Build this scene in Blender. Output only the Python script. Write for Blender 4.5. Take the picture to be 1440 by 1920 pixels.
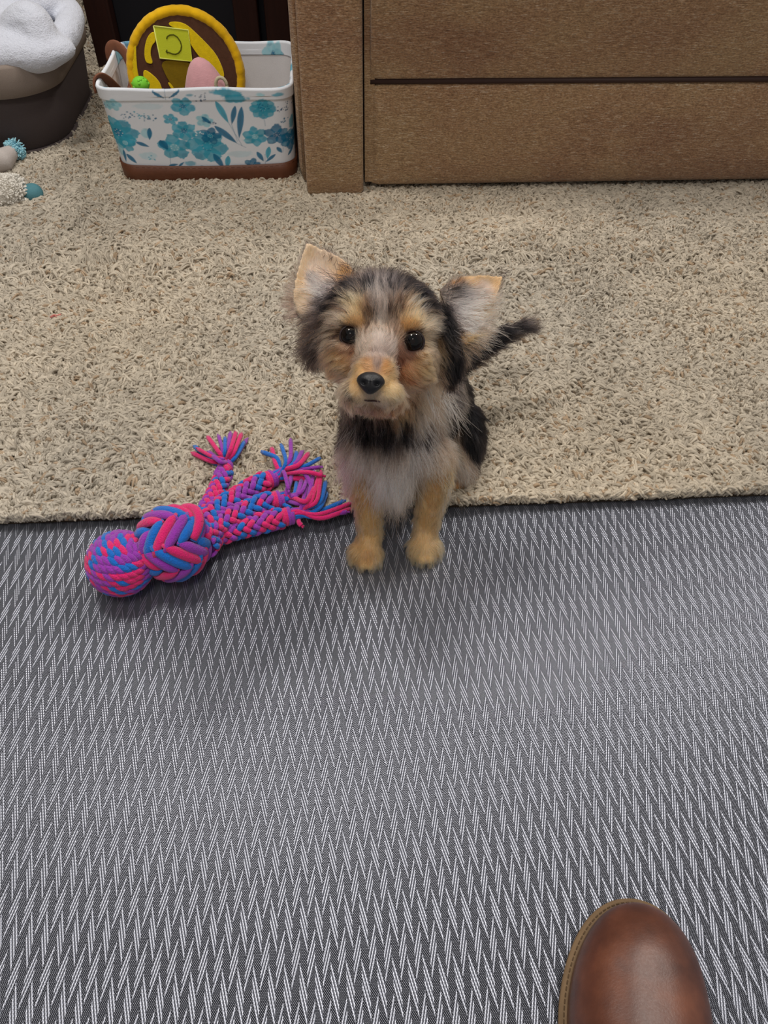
import bpy, bmesh, math, random
import numpy as np
from mathutils import Vector, Matrix, kdtree
from mathutils.bvhtree import BVHTree

for o in list(bpy.data.objects): bpy.data.objects.remove(o)
random.seed(7)
RNG = np.random.default_rng(7)
scene = bpy.context.scene
COL = scene.collection
PI = math.pi

# ------------------------------------------------------------------ camera
CAM_H = .62; FPX = 1400.0
TH, PH, RHO = math.radians(48.7), math.radians(4.6), math.radians(1.3)
hd = np.array([math.sin(PH), math.cos(PH), 0.0])
FW = hd * math.cos(TH) - np.array([0, 0, math.sin(TH)])
R0 = np.array([math.cos(PH), -math.sin(PH), 0.0]); U0 = np.cross(R0, FW)
CR = math.cos(RHO) * R0 + math.sin(RHO) * U0
CU = math.cos(RHO) * U0 - math.sin(RHO) * R0
CB = -FW
CAM = np.array([0, 0, CAM_H])
cd = bpy.data.cameras.new('camera'); cam = bpy.data.objects.new('camera', cd); COL.objects.link(cam)
cd.sensor_fit = 'VERTICAL'; cd.sensor_height = 36.0; cd.sensor_width = 27.0
cd.lens = 36.0 * FPX / 1920.0; cd.clip_start = .01
cam.matrix_world = Matrix(((CR[0], CU[0], CB[0], 0), (CR[1], CU[1], CB[1], 0), (CR[2], CU[2], CB[2], CAM_H), (0, 0, 0, 1)))
scene.camera = cam

# ------------------------------------------------------------------ light
scene.view_settings.view_transform = 'Standard'
scene.view_settings.look = 'None'
scene.view_settings.gamma = 1.0
scene.view_settings.use_curve_mapping = False
scene.view_settings.exposure = 0.0
world = bpy.data.worlds.new('room_light'); scene.world = world; world.use_nodes = True
world.node_tree.nodes['Background'].inputs[0].default_value = (1.0, .97, .94, 1)
world.node_tree.nodes['Background'].inputs[1].default_value = .34
def ceiling_bulb(x, y, z, power, size, col=(1.0, .95, .88)):
    l = bpy.data.lights.new('ceiling_bulb', 'AREA'); l.shape = 'DISK'; l.size = size; l.energy = power; l.color = col
    o = bpy.data.objects.new('ceiling_bulb', l); o.location = (x, y, z); COL.objects.link(o); return o
for dx, dy in ((-.22, .05), (.18, .16), (0, -.22)):           # ceiling fitting above the viewer
    ceiling_bulb(-.10 + dx, -.38 + dy, 2.25, 6.6, .24)
for dx, dy in ((0, 0), (.2, .16), (-.04, .3)):
    ceiling_bulb(-.50 + dx, .95 + dy, 2.3, 7.5, .14)
for dx, dy in ((0, 0), (.2, .1), (.0, .24)):
    ceiling_bulb(1.2 + dx, 1.45 + dy, 2.3, 8.6, .14)

# ------------------------------------------------------------------ helpers
def ray(px, py): return FW + CR * (px - 720) / FPX - CU * (py - 960) / FPX
def atz(px, py, z=0.0): d = ray(px, py); return CAM + d * (z - CAM_H) / d[2]
def atY(px, py, Y): d = ray(px, py); return CAM + d * Y / d[1]
def lin(c):
    c = np.array(c, float) / 255.0
    return np.where(c <= .04045, c / 12.92, ((c + .055) / 1.055) ** 2.4)
def rgba(c): l = lin(c); return (float(l[0]), float(l[1]), float(l[2]), 1.0)
def nrm(v):
    v = np.asarray(v, float); return v / np.maximum(np.linalg.norm(v, axis=-1, keepdims=True), 1e-9)

def empty(name, loc, label, cat, group=None):
    o = bpy.data.objects.new(name, None); COL.objects.link(o); o.location = loc; o.empty_display_size = .02
    o['label'] = label; o['category'] = cat
    if group: o['group'] = group
    return o
def put(o, parent):
    if parent is not None:
        o.parent = parent
        o.matrix_parent_inverse = Matrix.Translation(-Vector(world_loc(parent)))
    return o
def world_loc(o):
    v = Vector(o.location); p = o.parent
    return v if p is None else v   # parts keep world coordinates (their own origin stays at 0)

class MB:
    """collects geometry for one mesh object (world coordinates)"""
    def __init__(s): s.v = []; s.f = []; s.m = []; s.n = 0; s.c = []
    def add(s, v, f, m=0, c=None):
        v = np.asarray(v, float); s.v.append(v)
        for q in f: s.f.append([i + s.n for i in q])
        if isinstance(m, int): s.m += [m] * len(f)
        else: s.m += list(m)
        s.c.append(np.tile(np.array(c if c is not None else (1, 1, 1), float), (len(v), 1)) if c is None or np.ndim(c) == 1 else c)
        s.n += len(v)
    def box(s, c, d, m=0, rot=None):
        x, y, z = [k / 2 for k in d]
        v = np.array([(a * x, b * y, e * z) for a in (-1, 1) for b in (-1, 1) for e in (-1, 1)])
        if rot is not None: v = v @ np.array(rot).T
        s.add(v + np.array(c), [(0, 1, 3, 2), (4, 6, 7, 5), (0, 4, 5, 1), (2, 3, 7, 6), (0, 2, 6, 4), (1, 5, 7, 3)], m)
    def tube(s, P, R, k=8, m=0, cap=True, flat=1.0, up=None):
        P = np.asarray(P, float); n = len(P); R = np.broadcast_to(np.asarray(R, float), (n,))
        T = nrm(np.gradient(P, axis=0))
        a = np.array(up if up is not None else ((0, 0, 1) if abs(T[0][2]) < .8 else (1, 0, 0)), float)
        ang = np.arange(k) * 2 * PI / k; V = []
        for i in range(n):
            a = nrm(a - T[i] * (a @ T[i])); b = np.cross(T[i], a)
            V.append(P[i] + R[i] * (np.cos(ang)[:, None] * b + np.sin(ang)[:, None] * a * flat))
        V = np.concatenate(V); F = []
        for i in range(n - 1):
            for j in range(k):
                F.append((i * k + j, i * k + (j + 1) % k, (i + 1) * k + (j + 1) % k, (i + 1) * k + j))
        if cap: F.append(tuple(range(k))[::-1]); F.append(tuple((n - 1) * k + j for j in range(k)))
        s.add(V, F, m)
    def grid(s, G, m=0, closeu=False, c=None):
        G = np.asarray(G, float); a, b = G.shape[:2]; F = []
        for i in range(a if closeu else a - 1):
            i2 = (i + 1) % a
            for j in range(b - 1): F.append((i * b + j, i2 * b + j, i2 * b + j + 1, i * b + j + 1))
        s.add(G.reshape(-1, 3), F, m, None if c is None else np.asarray(c).reshape(-1, 3))
    def ball(s, c, r, m=0, ax=None, nu=16, nv=10):
        th = np.linspace(0, PI, nv + 1)[1:-1]; ph = np.arange(nu) * 2 * PI / nu
        V = [(0, 0, 1)] + [(math.sin(t) * math.cos(p), math.sin(t) * math.sin(p), math.cos(t)) for t in th for p in ph] + [(0, 0, -1)]
        V = np.array(V) * np.broadcast_to(np.asarray(r, float), (3,))
        if ax is not None: V = V @ np.asarray(ax, float)
        F = [(0, 1 + j, 1 + (j + 1) % nu) for j in range(nu)]
        for i in range(len(th) - 1):
            for j in range(nu): F.append((1 + i * nu + j, 1 + (i + 1) * nu + j, 1 + (i + 1) * nu + (j + 1) % nu, 1 + i * nu + (j + 1) % nu))
        L = len(V) - 1; o = 1 + (len(th) - 1) * nu
        F += [(L, o + (j + 1) % nu, o + j) for j in range(nu)]
        s.add(V + np.array(c), F, m)
    def build(s, name, mats, parent=None, smooth=True, color=False, bevel=0, sub=0, loc=None):
        V = np.concatenate(s.v); me = bpy.data.meshes.new(name)
        base = np.array(loc if loc is not None else (parent.location if parent is not None and parent.type == 'EMPTY' else (0, 0, 0)), float)
        me.from_pydata((V - (base if parent is None else np.array(root_loc(parent)))).tolist(), [], s.f)
        if not isinstance(mats, (list, tuple)): mats = [mats]
        for m in mats: me.materials.append(m)
        me.polygons.foreach_set('material_index', s.m)
        me.polygons.foreach_set('use_smooth', [smooth] * len(s.f))
        if color:
            at = me.color_attributes.new('tint', 'FLOAT_COLOR', 'POINT')
            C4 = np.ones((len(V), 4), np.float32); C4[:, :3] = np.concatenate(s.c); at.data.foreach_set('color', C4.ravel())
        me.update()
        o = bpy.data.objects.new(name, me); COL.objects.link(o)
        if parent is None: o.location = base.tolist()
        else: o.parent = parent
        if bevel:
            b = o.modifiers.new('b', 'BEVEL'); b.width = bevel; b.segments = 3; b.limit_method = 'ANGLE'; b.harden_normals = False
        if sub:
            b = o.modifiers.new('s', 'SUBSURF'); b.levels = b.render_levels = sub
        return o
def root_loc(o):
    v = np.zeros(3)
    while o is not None: v += np.array(o.location); o = o.parent
    return v
def tag(o, label=None, cat=None, group=None, kind=None):
    if label: o['label'] = label
    if cat: o['category'] = cat
    if group: o['group'] = group
    if kind: o['kind'] = kind
    return o

def strands(name, P, R, C, mat, parent=None):
    """P (n,k,3), R (n,k) or (k,), C (n,3) or (n,k,3) linear colours -> one hair-curves object"""
    n, k = P.shape[:2]
    hc = bpy.data.hair_curves.new(name); hc.add_curves([k] * n)
    base = root_loc(parent) if parent is not None else np.zeros(3)
    hc.attributes['position'].data.foreach_set('vector', (P - base).astype(np.float32).ravel())
    ra = hc.attributes.get('radius') or hc.attributes.new('radius', 'FLOAT', 'POINT')
    ra.data.foreach_set('value', np.broadcast_to(R, (n, k)).astype(np.float32).ravel())
    ca = hc.attributes.new('tint', 'FLOAT_COLOR', 'POINT')
    if C.ndim == 2: C = np.repeat(C[:, None, :], k, 1)
    C4 = np.ones((n, k, 4), np.float32); C4[..., :3] = C
    ca.data.foreach_set('color', C4.ravel())
    hc.materials.append(mat)
    o = bpy.data.objects.new(name, hc); COL.objects.link(o)
    if parent is not None: o.parent = parent
    return o

def solid(mb, voxel, smooth=4, fac=.6):
    """joins overlapping closed pieces of a builder into one continuous skin"""
    V = np.concatenate(mb.v); me = bpy.data.meshes.new('tmp'); me.from_pydata(V.tolist(), [], mb.f); me.update()
    o = bpy.data.objects.new('tmp', me); COL.objects.link(o)
    r = o.modifiers.new('r', 'REMESH'); r.mode = 'VOXEL'; r.voxel_size = voxel; r.use_smooth_shade = True
    if smooth: s = o.modifiers.new('s', 'SMOOTH'); s.factor = fac; s.iterations = smooth
    dg = bpy.context.evaluated_depsgraph_get(); dg.update()
    ev = o.evaluated_get(dg); m2 = ev.to_mesh()
    nv = len(m2.vertices); co = np.empty(nv * 3); m2.vertices.foreach_get('co', co); co = co.reshape(-1, 3)
    F = [tuple(p.vertices) for p in m2.polygons]
    ev.to_mesh_clear(); bpy.data.objects.remove(o); bpy.data.meshes.remove(me)
    out = MB(); out.add(co, F); return out

# ---- value noise for layouts
def vnoise(x, y, seed=0, s=1.0):
    g = np.random.default_rng(seed).random((256, 256)); x = np.asarray(x) / s; y = np.asarray(y) / s
    xi = np.floor(x).astype(int); yi = np.floor(y).astype(int); fx = x - xi; fy = y - yi
    fx = fx * fx * (3 - 2 * fx); fy = fy * fy * (3 - 2 * fy)
    a = g[xi % 256, yi % 256]; b = g[(xi + 1) % 256, yi % 256]; c = g[xi % 256, (yi + 1) % 256]; d = g[(xi + 1) % 256, (yi + 1) % 256]
    return (a * (1 - fx) + b * fx) * (1 - fy) + (c * (1 - fx) + d * fx) * fy

# ------------------------------------------------------------------ materials
class NT:
    def __init__(s, name):
        s.mat = bpy.data.materials.new(name); s.mat.use_nodes = True; s.t = s.mat.node_tree
        s.b = s.t.nodes['Principled BSDF']; s.out = s.t.nodes['Material Output']
    def n(s, typ, **kw):
        x = s.t.nodes.new(typ)
        for k, v in kw.items():
            if k == 'i':
                for a, b in v.items():
                    if isinstance(b, bpy.types.NodeSocket): s.t.links.new(b, x.inputs[a])
                    else: x.inputs[a].default_value = b
            else: setattr(x, k, v)
        return x
    def m(s, op, a, b=None, c=None, clamp=False):
        x = s.n('ShaderNodeMath', operation=op, use_clamp=clamp)
        for i, q in enumerate((a, b, c)):
            if q is None: continue
            if isinstance(q, bpy.types.NodeSocket): s.t.links.new(q, x.inputs[i])
            else: x.inputs[i].default_value = q
        return x.outputs[0]
    def mix(s, f, a, b, mode='MIX'):
        x = s.n('ShaderNodeMix', data_type='RGBA', blend_type=mode)
        for i, q in ((0, f), (6, a), (7, b)):
            if isinstance(q, bpy.types.NodeSocket): s.t.links.new(q, x.inputs[i])
            else: x.inputs[i].default_value = q
        return x.outputs[2]
    def set(s, k, v):
        if isinstance(v, bpy.types.NodeSocket): s.t.links.new(v, s.b.inputs[k])
        else: s.b.inputs[k].default_value = v
    def pos(s, scale=(1, 1, 1), kind='Object'):
        tc = s.n('ShaderNodeTexCoord'); mp = s.n('ShaderNodeMapping', i={0: tc.outputs[kind], 3: scale}); return mp.outputs[0]
    def noise(s, vec, scale, detail=3, rough=.6): return s.n('ShaderNodeTexNoise', i={'Vector': vec, 'Scale': scale, 'Detail': detail, 'Roughness': rough}).outputs[0]
    def bump(s, h, strength=.5, dist=.001):
        x = s.n('ShaderNodeBump', i={'Strength': strength, 'Distance': dist, 'Height': h}); s.t.links.new(x.outputs[0], s.b.inputs['Normal'])
    def ramp(s, f, stops):
        x = s.n('ShaderNodeValToRGB'); s.t.links.new(f, x.inputs[0]); e = x.color_ramp.elements
        while len(e) > 1: e.remove(e[-1])
        e[0].position = stops[0][0]; e[0].color = stops[0][1]
        for p, c in stops[1:]: q = e.new(p); q.color = c
        return x.outputs[0]

def plain(name, c, rough=.6, spec=.3, bump=0, bscale=300, var=0, sheen=0, coat=0):
    t = NT(name); p = t.pos(); t.set('Roughness', rough); t.set('Specular IOR Level', spec)
    if var:
        nz = t.noise(p, bscale * .2, 4); lo = rgba(tuple(k * (1 - var) for k in c)); hi = rgba(tuple(min(255, k * (1 + var)) for k in c))
        t.set('Base Color', t.mix(nz, lo, hi))
    else: t.set('Base Color', rgba(c))
    if bump: t.bump(t.noise(p, bscale, 3), bump, .001)
    if sheen: t.set('Sheen Weight', sheen)
    if coat: t.set('Coat Weight', coat); t.set('Coat Roughness', .25)
    return t.mat
def tinted(name, rough=.6, spec=.2, bump=0, bscale=400):
    t = NT(name); a = t.n('ShaderNodeAttribute', attribute_name='tint')
    t.set('Base Color', a.outputs['Color']); t.set('Roughness', rough); t.set('Specular IOR Level', spec)
    if bump: t.bump(t.noise(t.pos(), bscale, 2), bump, .001)
    return t.mat
# ================================================================== SETTING
floor = MB(); floor.box((0, 1.0, -.0195), (5, 5.2, .03)); tag(floor.build('floor', plain('subfloor', (120, 110, 98), .8), smooth=False), kind='structure')
wall = MB(); wall.box((0, 3.1, 1.2), (5, .1, 2.46)); tag(wall.build('wall_back', plain('wall_paint', (150, 142, 130), .8), smooth=False), kind='structure')
wl_ = MB(); wl_.box((-2.3, .9, 1.2), (.1, 4.5, 2.46)); tag(wl_.build('wall_left', bpy.data.materials['wall_paint'], smooth=False), kind='structure')
bb = MB(); bb.box((0, 3.04, .05), (5, .016, .11)); tag(bb.build('baseboard_back', plain('white_trim', (205, 200, 190), .5), smooth=False, bevel=.003), kind='structure')

# ---- woven mat: twill bands of light thread over a dark dotted ground
EDGE = .546
def mat_material():
    t = NT('woven_grey'); tc = t.n('ShaderNodeTexCoord'); sp = t.n('ShaderNodeSeparateXYZ', i={0: tc.outputs['Object']})
    x, y = sp.outputs[0], sp.outputs[1]
    wob = t.noise(t.pos((1, 1, 1)), 9, 2)
    u = t.m('DIVIDE', x, .0111); v = t.m('DIVIDE', y, -.045)
    v = t.m('ADD', v, t.m('MULTIPLY', wob, .15))
    fu = t.m('FRACT', u); half = t.m('LESS_THAN', fu, .5); hu = t.m('FRACT', t.m('MULTIPLY', u, 2.0))
    inv = t.m('SUBTRACT', 1.0, hu)
    m_ = t.m('ADD', t.m('MULTIPLY', half, hu), t.m('MULTIPLY', t.m('SUBTRACT', 1.0, half), inv))
    off = t.m('MULTIPLY', half, .5)
    phs = t.m('FRACT', t.m('ADD', t.m('SUBTRACT', v, t.m('MULTIPLY', m_, .45)), t.m('ADD', off, 50.0)))
    band = t.m('LESS_THAN', phs, .49)
    thr = t.m('FRACT', t.m('MULTIPLY', phs, 3.0 / .49))
    prof = t.m('SINE', t.m('MULTIPLY', thr, PI))                        # round thread
    twist = t.m('SINE', t.m('ADD', t.m('MULTIPLY', y, 2 * PI / .0024), t.m('MULTIPLY', thr, 5.0)))
    tv = t.m('MULTIPLY', t.m('POWER', prof, .8), t.m('ADD', .86, t.m('MULTIPLY', twist, .14)))
    dx = t.m('SINE', t.m('MULTIPLY', x, 2 * PI / .00135)); dy = t.m('SINE', t.m('MULTIPLY', y, 2 * PI / .0019))
    dots = t.m('MULTIPLY', dx, dy); dots = t.m('MULTIPLY_ADD', dots, 1.3, .30, clamp=True)
    tone = t.m('ADD', t.m('MULTIPLY', band, tv), t.m('MULTIPLY', t.m('SUBTRACT', 1.0, band), t.m('MULTIPLY', dots, .78)))
    col = t.ramp(tone, [(0, rgba((12, 13, 18))), (.5, rgba((124, 128, 142))), (1, rgba((206, 209, 221)))])
    big = t.noise(t.pos(), 3.0, 2)
    col = t.mix(t.m('MULTIPLY', big, .12), col, rgba((120, 118, 116)), 'MULTIPLY')
    t.set('Base Color', col); t.set('Roughness', .42); t.set('Metallic', t.m('MULTIPLY_ADD', tone, .5, .38, clamp=True))
    t.set('Specular IOR Level', t.m('ADD', .10, t.m('MULTIPLY', tone, 1.3, clamp=False)))
    t.set('Anisotropic', .75); tv_ = t.n('ShaderNodeCombineXYZ', i={0: 1.0, 1: 0.0, 2: 0.0}); t.set('Tangent', tv_.outputs[0])
    t.bump(t.m('ADD', tone, t.m('MULTIPLY', band, .5)), .7, .0008)
    return t.mat
mt = MB(); mt.box((.1, (EDGE - 1.0) / 2, -.002), (2.6, EDGE + 1.0, .0039))
tag(mt.build('woven_mat', mat_material(), smooth=False, loc=(0, 0, 0)), 'dark grey woven mat with light zigzag thread bands under the puppy paws', 'mat')

# ---- shag carpet
def leanfield(x, y):
    a = 2 * PI * (vnoise(x + 9, y + 9, 3, .22) * 1.1 + vnoise(x + 5, y + 2, 4, .07) * .55) - 1.2
    return a
def build_carpet():
    ct = empty('shag_carpet', (0, EDGE, 0), 'beige shag carpet covering the floor beyond the grey mat', 'carpet')
    b = MB(); b.box((.1, (EDGE + 3.04) / 2, .001), (4.4, 3.04 - EDGE, .009)); b.build('carpet_backing', plain('carpet_backing', (66, 56, 46), .95, .05), ct, smooth=False)
    def region(x0, x1, y0, y1, d):
        n = int((x1 - x0) * (y1 - y0) * d); return np.column_stack([RNG.uniform(x0, x1, n), RNG.uniform(y0, y1, n)])
    Q = np.concatenate([region(-.80, 1.0, EDGE, 1.42, 112000), region(-1.1, -.0, 1.42, 1.95, 70000), region(-1.5, -.8, EDGE, 1.42, 20000), region(1.0, 1.5, EDGE, 1.3, 20000), region(-1.2, 0, 1.95, 3.0, 15000), region(-2.1, -1.1, 1.42, 3.0, 14000), region(-2.1, -1.5, EDGE, 1.42, 14000), region(1.5, 2.1, EDGE, 1.3, 12000)])
    # even front border of tufts along the mat
    e = RNG.uniform(-1.2, 1.5, 5200); Q = np.concatenate([Q, np.column_stack([e, EDGE + RNG.uniform(0, .006, len(e))])])
    keep = ~((Q[:, 0] > -.03) & (Q[:, 1] > 1.36)); Q = Q[keep]
    cz = Q[:, 1] - (1.03 - .02 * (vnoise(Q[:, 0], Q[:, 1], 8, .3) - .5) - .035 * Q[:, 0]); Q = Q[~((cz > 0) & (cz < .017) & (RNG.random(len(Q)) < .86))]
    x, y = Q.T; n = len(x)
    crease = 1.03 - .02 * (vnoise(x, y, 8, .3) - .5) - .035 * x
    dd = (y - crease)
    ridge = np.exp(-((dd - .02) / .03) ** 2)
    h = .0115 + .004 * vnoise(x, y, 5, .05) + .0045 * 1.5 * np.exp(-((dd + .016) / .018) ** 2) - .0085 * np.exp(-((dd - .018) / .016) ** 2)
    a = 1.5 * PI * (vnoise(x + 9, y + 9, 3, .25) - .5) + .9 * PI * (vnoise(x + 5, y + 2, 4, .045) - .5) + RNG.normal(0, .42, n) - .15 + PI * (RNG.random(n) < .18)
    # beyond the crease the pile is brushed back, before it sideways
    lean = .75 + .55 * RNG.random(n)
    dirx, diry = np.cos(a), np.sin(a)
    diry = np.where(dd > 0, diry * .7 - .25 - .6 * ridge, diry * .6 - .15); dirx = dirx * (1.15)
    L = h * RNG.uniform(.55, 1.10, n)
    k = 5; t = np.linspace(0, 1, k)[None, :, None]
    D = np.column_stack([dirx, diry, np.zeros(n)])[:, None, :]
    side = np.column_stack([-diry, dirx, np.zeros(n)])[:, None, :] * RNG.normal(0, .35, n)[:, None, None]
    base = np.column_stack([x, y, np.full(n, .003)])[:, None, :]
    P = base + L[:, None, None] * (D * lean[:, None, None] * t ** 1.6 + side * np.sin(t * PI * 1.5) * .8)
    P[:, :, 2] += (h[:, None]) * (np.sin(t[:, :, 0] * PI / 2 * (1.1 + .45 * lean[:, None]))) * RNG.uniform(.55, 1.1, (n, 1))
    P[:, :, 1] = np.maximum(P[:, :, 1], EDGE - .0005 - .0045 * RNG.random(n)[:, None])
    R = np.array([.0011, .0017, .0019, .0017, .0011])[None, :] * RNG.uniform(.75, 1.2, n)[:, None]
    # every tuft is a few loose fibres of the same yarn
    P4 = []; 
    for q in range(3):
        o_ = RNG.normal(0, .0009, (n, 1, 3)) * np.array([1, 1, .5]); f_ = RNG.normal(0, .0009, (n, 1, 3)) * t ** 1.5
        P4.append(P + o_ + f_)
    P = np.concatenate(P4); P[:, :, 1] = np.maximum(P[:, :, 1], EDGE - .006); P[:, :, 2] = np.maximum(P[:, :, 2], .001); R = np.concatenate([R * .80] * 3)
    c = lin((186, 175, 158))[None, :] * (.76 + .34 * RNG.random((n, 1)))
    patch = vnoise(x + 3, y + 7, 11, .16)[:, None] * .6 + vnoise(x + 3, y + 7, 12, .05)[:, None] * .4
    c = c * (.83 + .34 * patch) * np.array([1, 1 - .0, 1.0])
    w = (RNG.random(n) < .07); c[w] *= np.array([.78, .66, .56])
    tint = vnoise(x, y, 21, .3)[:, None]; c = c * (1 + (tint - .5) * np.array([.06, -.0, -.1]))
    c = np.concatenate([c] * 3) * RNG.uniform(.88, 1.1, (3 * n, 1))
    m = tinted('carpet_yarn', .85, .05)
    o = strands('carpet_pile', P, R, c, m, ct); tag(o, kind='stuff')
build_carpet()

# ================================================================== SOFA
def sofa_material():
    t = NT('chenille'); p = t.pos((22, 22, 190)); st = t.noise(p, 4.0, 4, .7)
    fine = t.noise(t.pos((260, 260, 480)), 1.2, 2); big = t.noise(t.pos(), 5.5, 3)
    col = t.ramp(st, [(.30, rgba((104, 74, 52))), (.45, rgba((172, 132, 96))), (.56, rgba((196, 160, 122))), (.70, rgba((246, 232, 214)))])
    b2 = t.ramp(t.noise(t.pos((1, 1, 2)), 3.2, 3), [(.38, rgba((140, 96, 74))), (.5, rgba((176, 140, 104))), (.62, rgba((188, 160, 118)))])
    col = t.mix(.42, col, b2, 'MIX')
    col = t.mix(.62, col, t.ramp(fine, [(.36, rgba((140, 128, 116))), (.7, rgba((255, 255, 255)))]), 'MULTIPLY')
    t.set('Base Color', col); t.set('Roughness', .85); t.set('Specular IOR Level', .15); t.set('Sheen Weight', .25)
    t.bump(t.m('ADD', fine, st), .9, .002); return t.mat
SOFA = sofa_material(); DARKPIPE = plain('seam_welt', (52, 34, 30), .6, .3)
def rbox(mb, x0, x1, y0, y1, z0, z1, r=.012, bulge=0.0, n=14, m=0):
    """cushion-like rounded block, front (low Y) face bulging"""
    c = np.array([(x0 + x1) / 2, (y0 + y1) / 2, (z0 + z1) / 2]); h = np.array([(x1 - x0) / 2, (y1 - y0) / 2, (z1 - z0) / 2])
    bm = bmesh.new(); bmesh.ops.create_cube(bm, size=2); bmesh.ops.subdivide_edges(bm, edges=bm.edges[:], cuts=n, use_grid_fill=True)
    V = np.array([v.co[:] for v in bm.verts]); F = [[v.index for v in f.verts] for f in bm.faces]; bm.free()
    # push grid lines toward the edges so the rounding is well sampled
    V = np.sign(V) * (1 - (1 - np.abs(V)) ** 1.8)
    W = V * h; inner = np.clip(W, -(h - r), h - r); d = W - inner; W = inner + nrm(d) * np.minimum(np.linalg.norm(d, axis=1, keepdims=True), r)
    u = V
    W[:, 1] -= bulge * np.clip(1 - u[:, 0] ** 4, 0, 1) * np.clip(1 - u[:, 2] ** 4, 0, 1) * (u[:, 1] < 0)
    W[:, 2] += bulge * 1.2 * np.clip(1 - u[:, 0] ** 4, 0, 1) * np.clip(1 - u[:, 1] ** 4, 0, 1) * (u[:, 2] > 0)
    mb.add(W + c, F, m)
def build_sofa():
    s = empty('sofa', (.9, 1.275, .0), 'brown chenille sofa with a square arm beside the floral basket', 'sofa')
    XL, XR = -.043, .0535
    def arm(x0, x1):
        b = MB(); rbox(b, x0, x1, 1.297, 2.15, .012, .55, .012, .002); a = b.build('arm', SOFA, s)
        # welted front edges of the arm
        w = MB()
        for xx in (x0 + .001, x1 - .001):
            w.tube([(xx, 1.300, .02), (xx, 1.299, .2), (xx, 1.299, .38), (xx, 1.300, .54)], .0035, 8)
        w.build('piping', SOFA, a)
    # near arm: a slightly wider side pad behind the front panel
    b = MB(); rbox(b, XL, XR, 1.256, 1.32, .014, .56, .007, .002); fp = b.build('arm_front', SOFA, s)
    b = MB(); rbox(b, XL - .014, XR + .004, 1.305, 2.15, .012, .55, .022, .002); b.build('arm', SOFA, s)
    w = MB(); w.tube([(XL - .002, 1.306, .02), (XL - .003, 1.303, .2), (XL - .004, 1.303, .38), (XL - .004, 1.306, .55)], .0045, 8); w.build('piping', SOFA, fp)
    b = MB(); rbox(b, 1.66, 1.77, 1.275, 2.15, .012, .55, .012, .002); b.build('arm', SOFA, s)
    b = MB(); rbox(b, XR + .012, 1.66, 1.270, 1.34, .023, .184, .009, .011, 18); lp = b.build('lower_front_panel', SOFA, s)
    b = MB(); rbox(b, XR + .012, 1.66, 1.270, 1.35, .190, .40, .006, .003, 18); b.v[-1][:, 1] -= (b.v[-1][:, 2] - .190) * .20; up = b.build('upper_front_panel', SOFA, s)
    b = MB(); b.tube([(XR + .012, 1.274, .187), (.7, 1.272, .187), (1.655, 1.274, .187)], .0042, 8); b.build('seam_piping', DARKPIPE, s)
    b = MB(); b.box((.86, 1.75, .2), (1.58, .74, .33)); b.build('frame', plain('sofa_base_cloth', (24, 20, 18), .9), s, smooth=False)
    for x0 in (.066, .865):
        b = MB(); rbox(b, x0, x0 + .79, 1.315, 1.9, .37, .49, .04, .012); b.build('seat_cushion', SOFA, s)
        b = MB(); rbox(b, x0, x0 + .79, 1.86, 2.1, .47, .86, .05, .02); b.build('back_cushion', SOFA, s)
    b = MB(); b.box((XR + .011, 1.472, .29), (.016, .4, .52)); b.build('arm_inner_strip', SOFA, s, smooth=False)
    for x0, y0 in ((.0, 1.36), (1.7, 1.36), (.0, 2.1), (1.7, 2.1)):
        b = MB(); b.box((x0, y0, .012), (.05, .05, .012)); b.build('foot', plain('black_foot', (20, 18, 17), .6), s, smooth=False)
build_sofa()

# ================================================================== DARK CABINET BEHIND
def build_cabinet():
    wood = NT('dark_cherry'); n = wood.noise(wood.pos((60, 60, 4)), 2, 4)
    wood.set('Base Color', wood.mix(n, rgba((26, 12, 10)), rgba((46, 22, 17)))); wood.set('Roughness', .5); wood.set('Specular IOR Level', .2); wood = wood.mat
    blk = plain('shade_black', (20, 20, 25), .6, .2, var=.3, bscale=30)  # near-black colour standing in for deep shade between the posts
    p1 = atY(190, 30, 1.90)[0]; p2 = atY(463, 30, 1.90)[0]
    s = empty('cabinet', ((p1 + p2) / 2, 1.92, .005), 'dark cherry wood cabinet standing behind the floral basket', 'cabinet')
    w = .052
    p3 = -.105
    for x in (p1, p2, p3):
        b = MB(); b.box((x, 1.90, .325), (w, .05, .64)); b.build('post', wood, s, smooth=False, bevel=.004)
    for a, c in ((p1, p2), (p2, p3)):
        b = MB(); b.box(((a + c) / 2, 1.922, .33), (c - a - w, .016, .58)); b.build('shade_sheet', blk, s, smooth=False, bevel=.002)  # black sheets put in where deep shade lies between the posts
    b = MB(); b.box(((p1 + p3) / 2, 2.1, .66), (p3 - p1 + .07, .46, .03)); b.build('top', wood, s, smooth=False, bevel=.004)
    b = MB(); b.box(((p1 + p3) / 2, 2.11, .33), (p3 - p1 + w, .36, .60)); b.build('carcass', blk, s, smooth=False)
build_cabinet()

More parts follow.
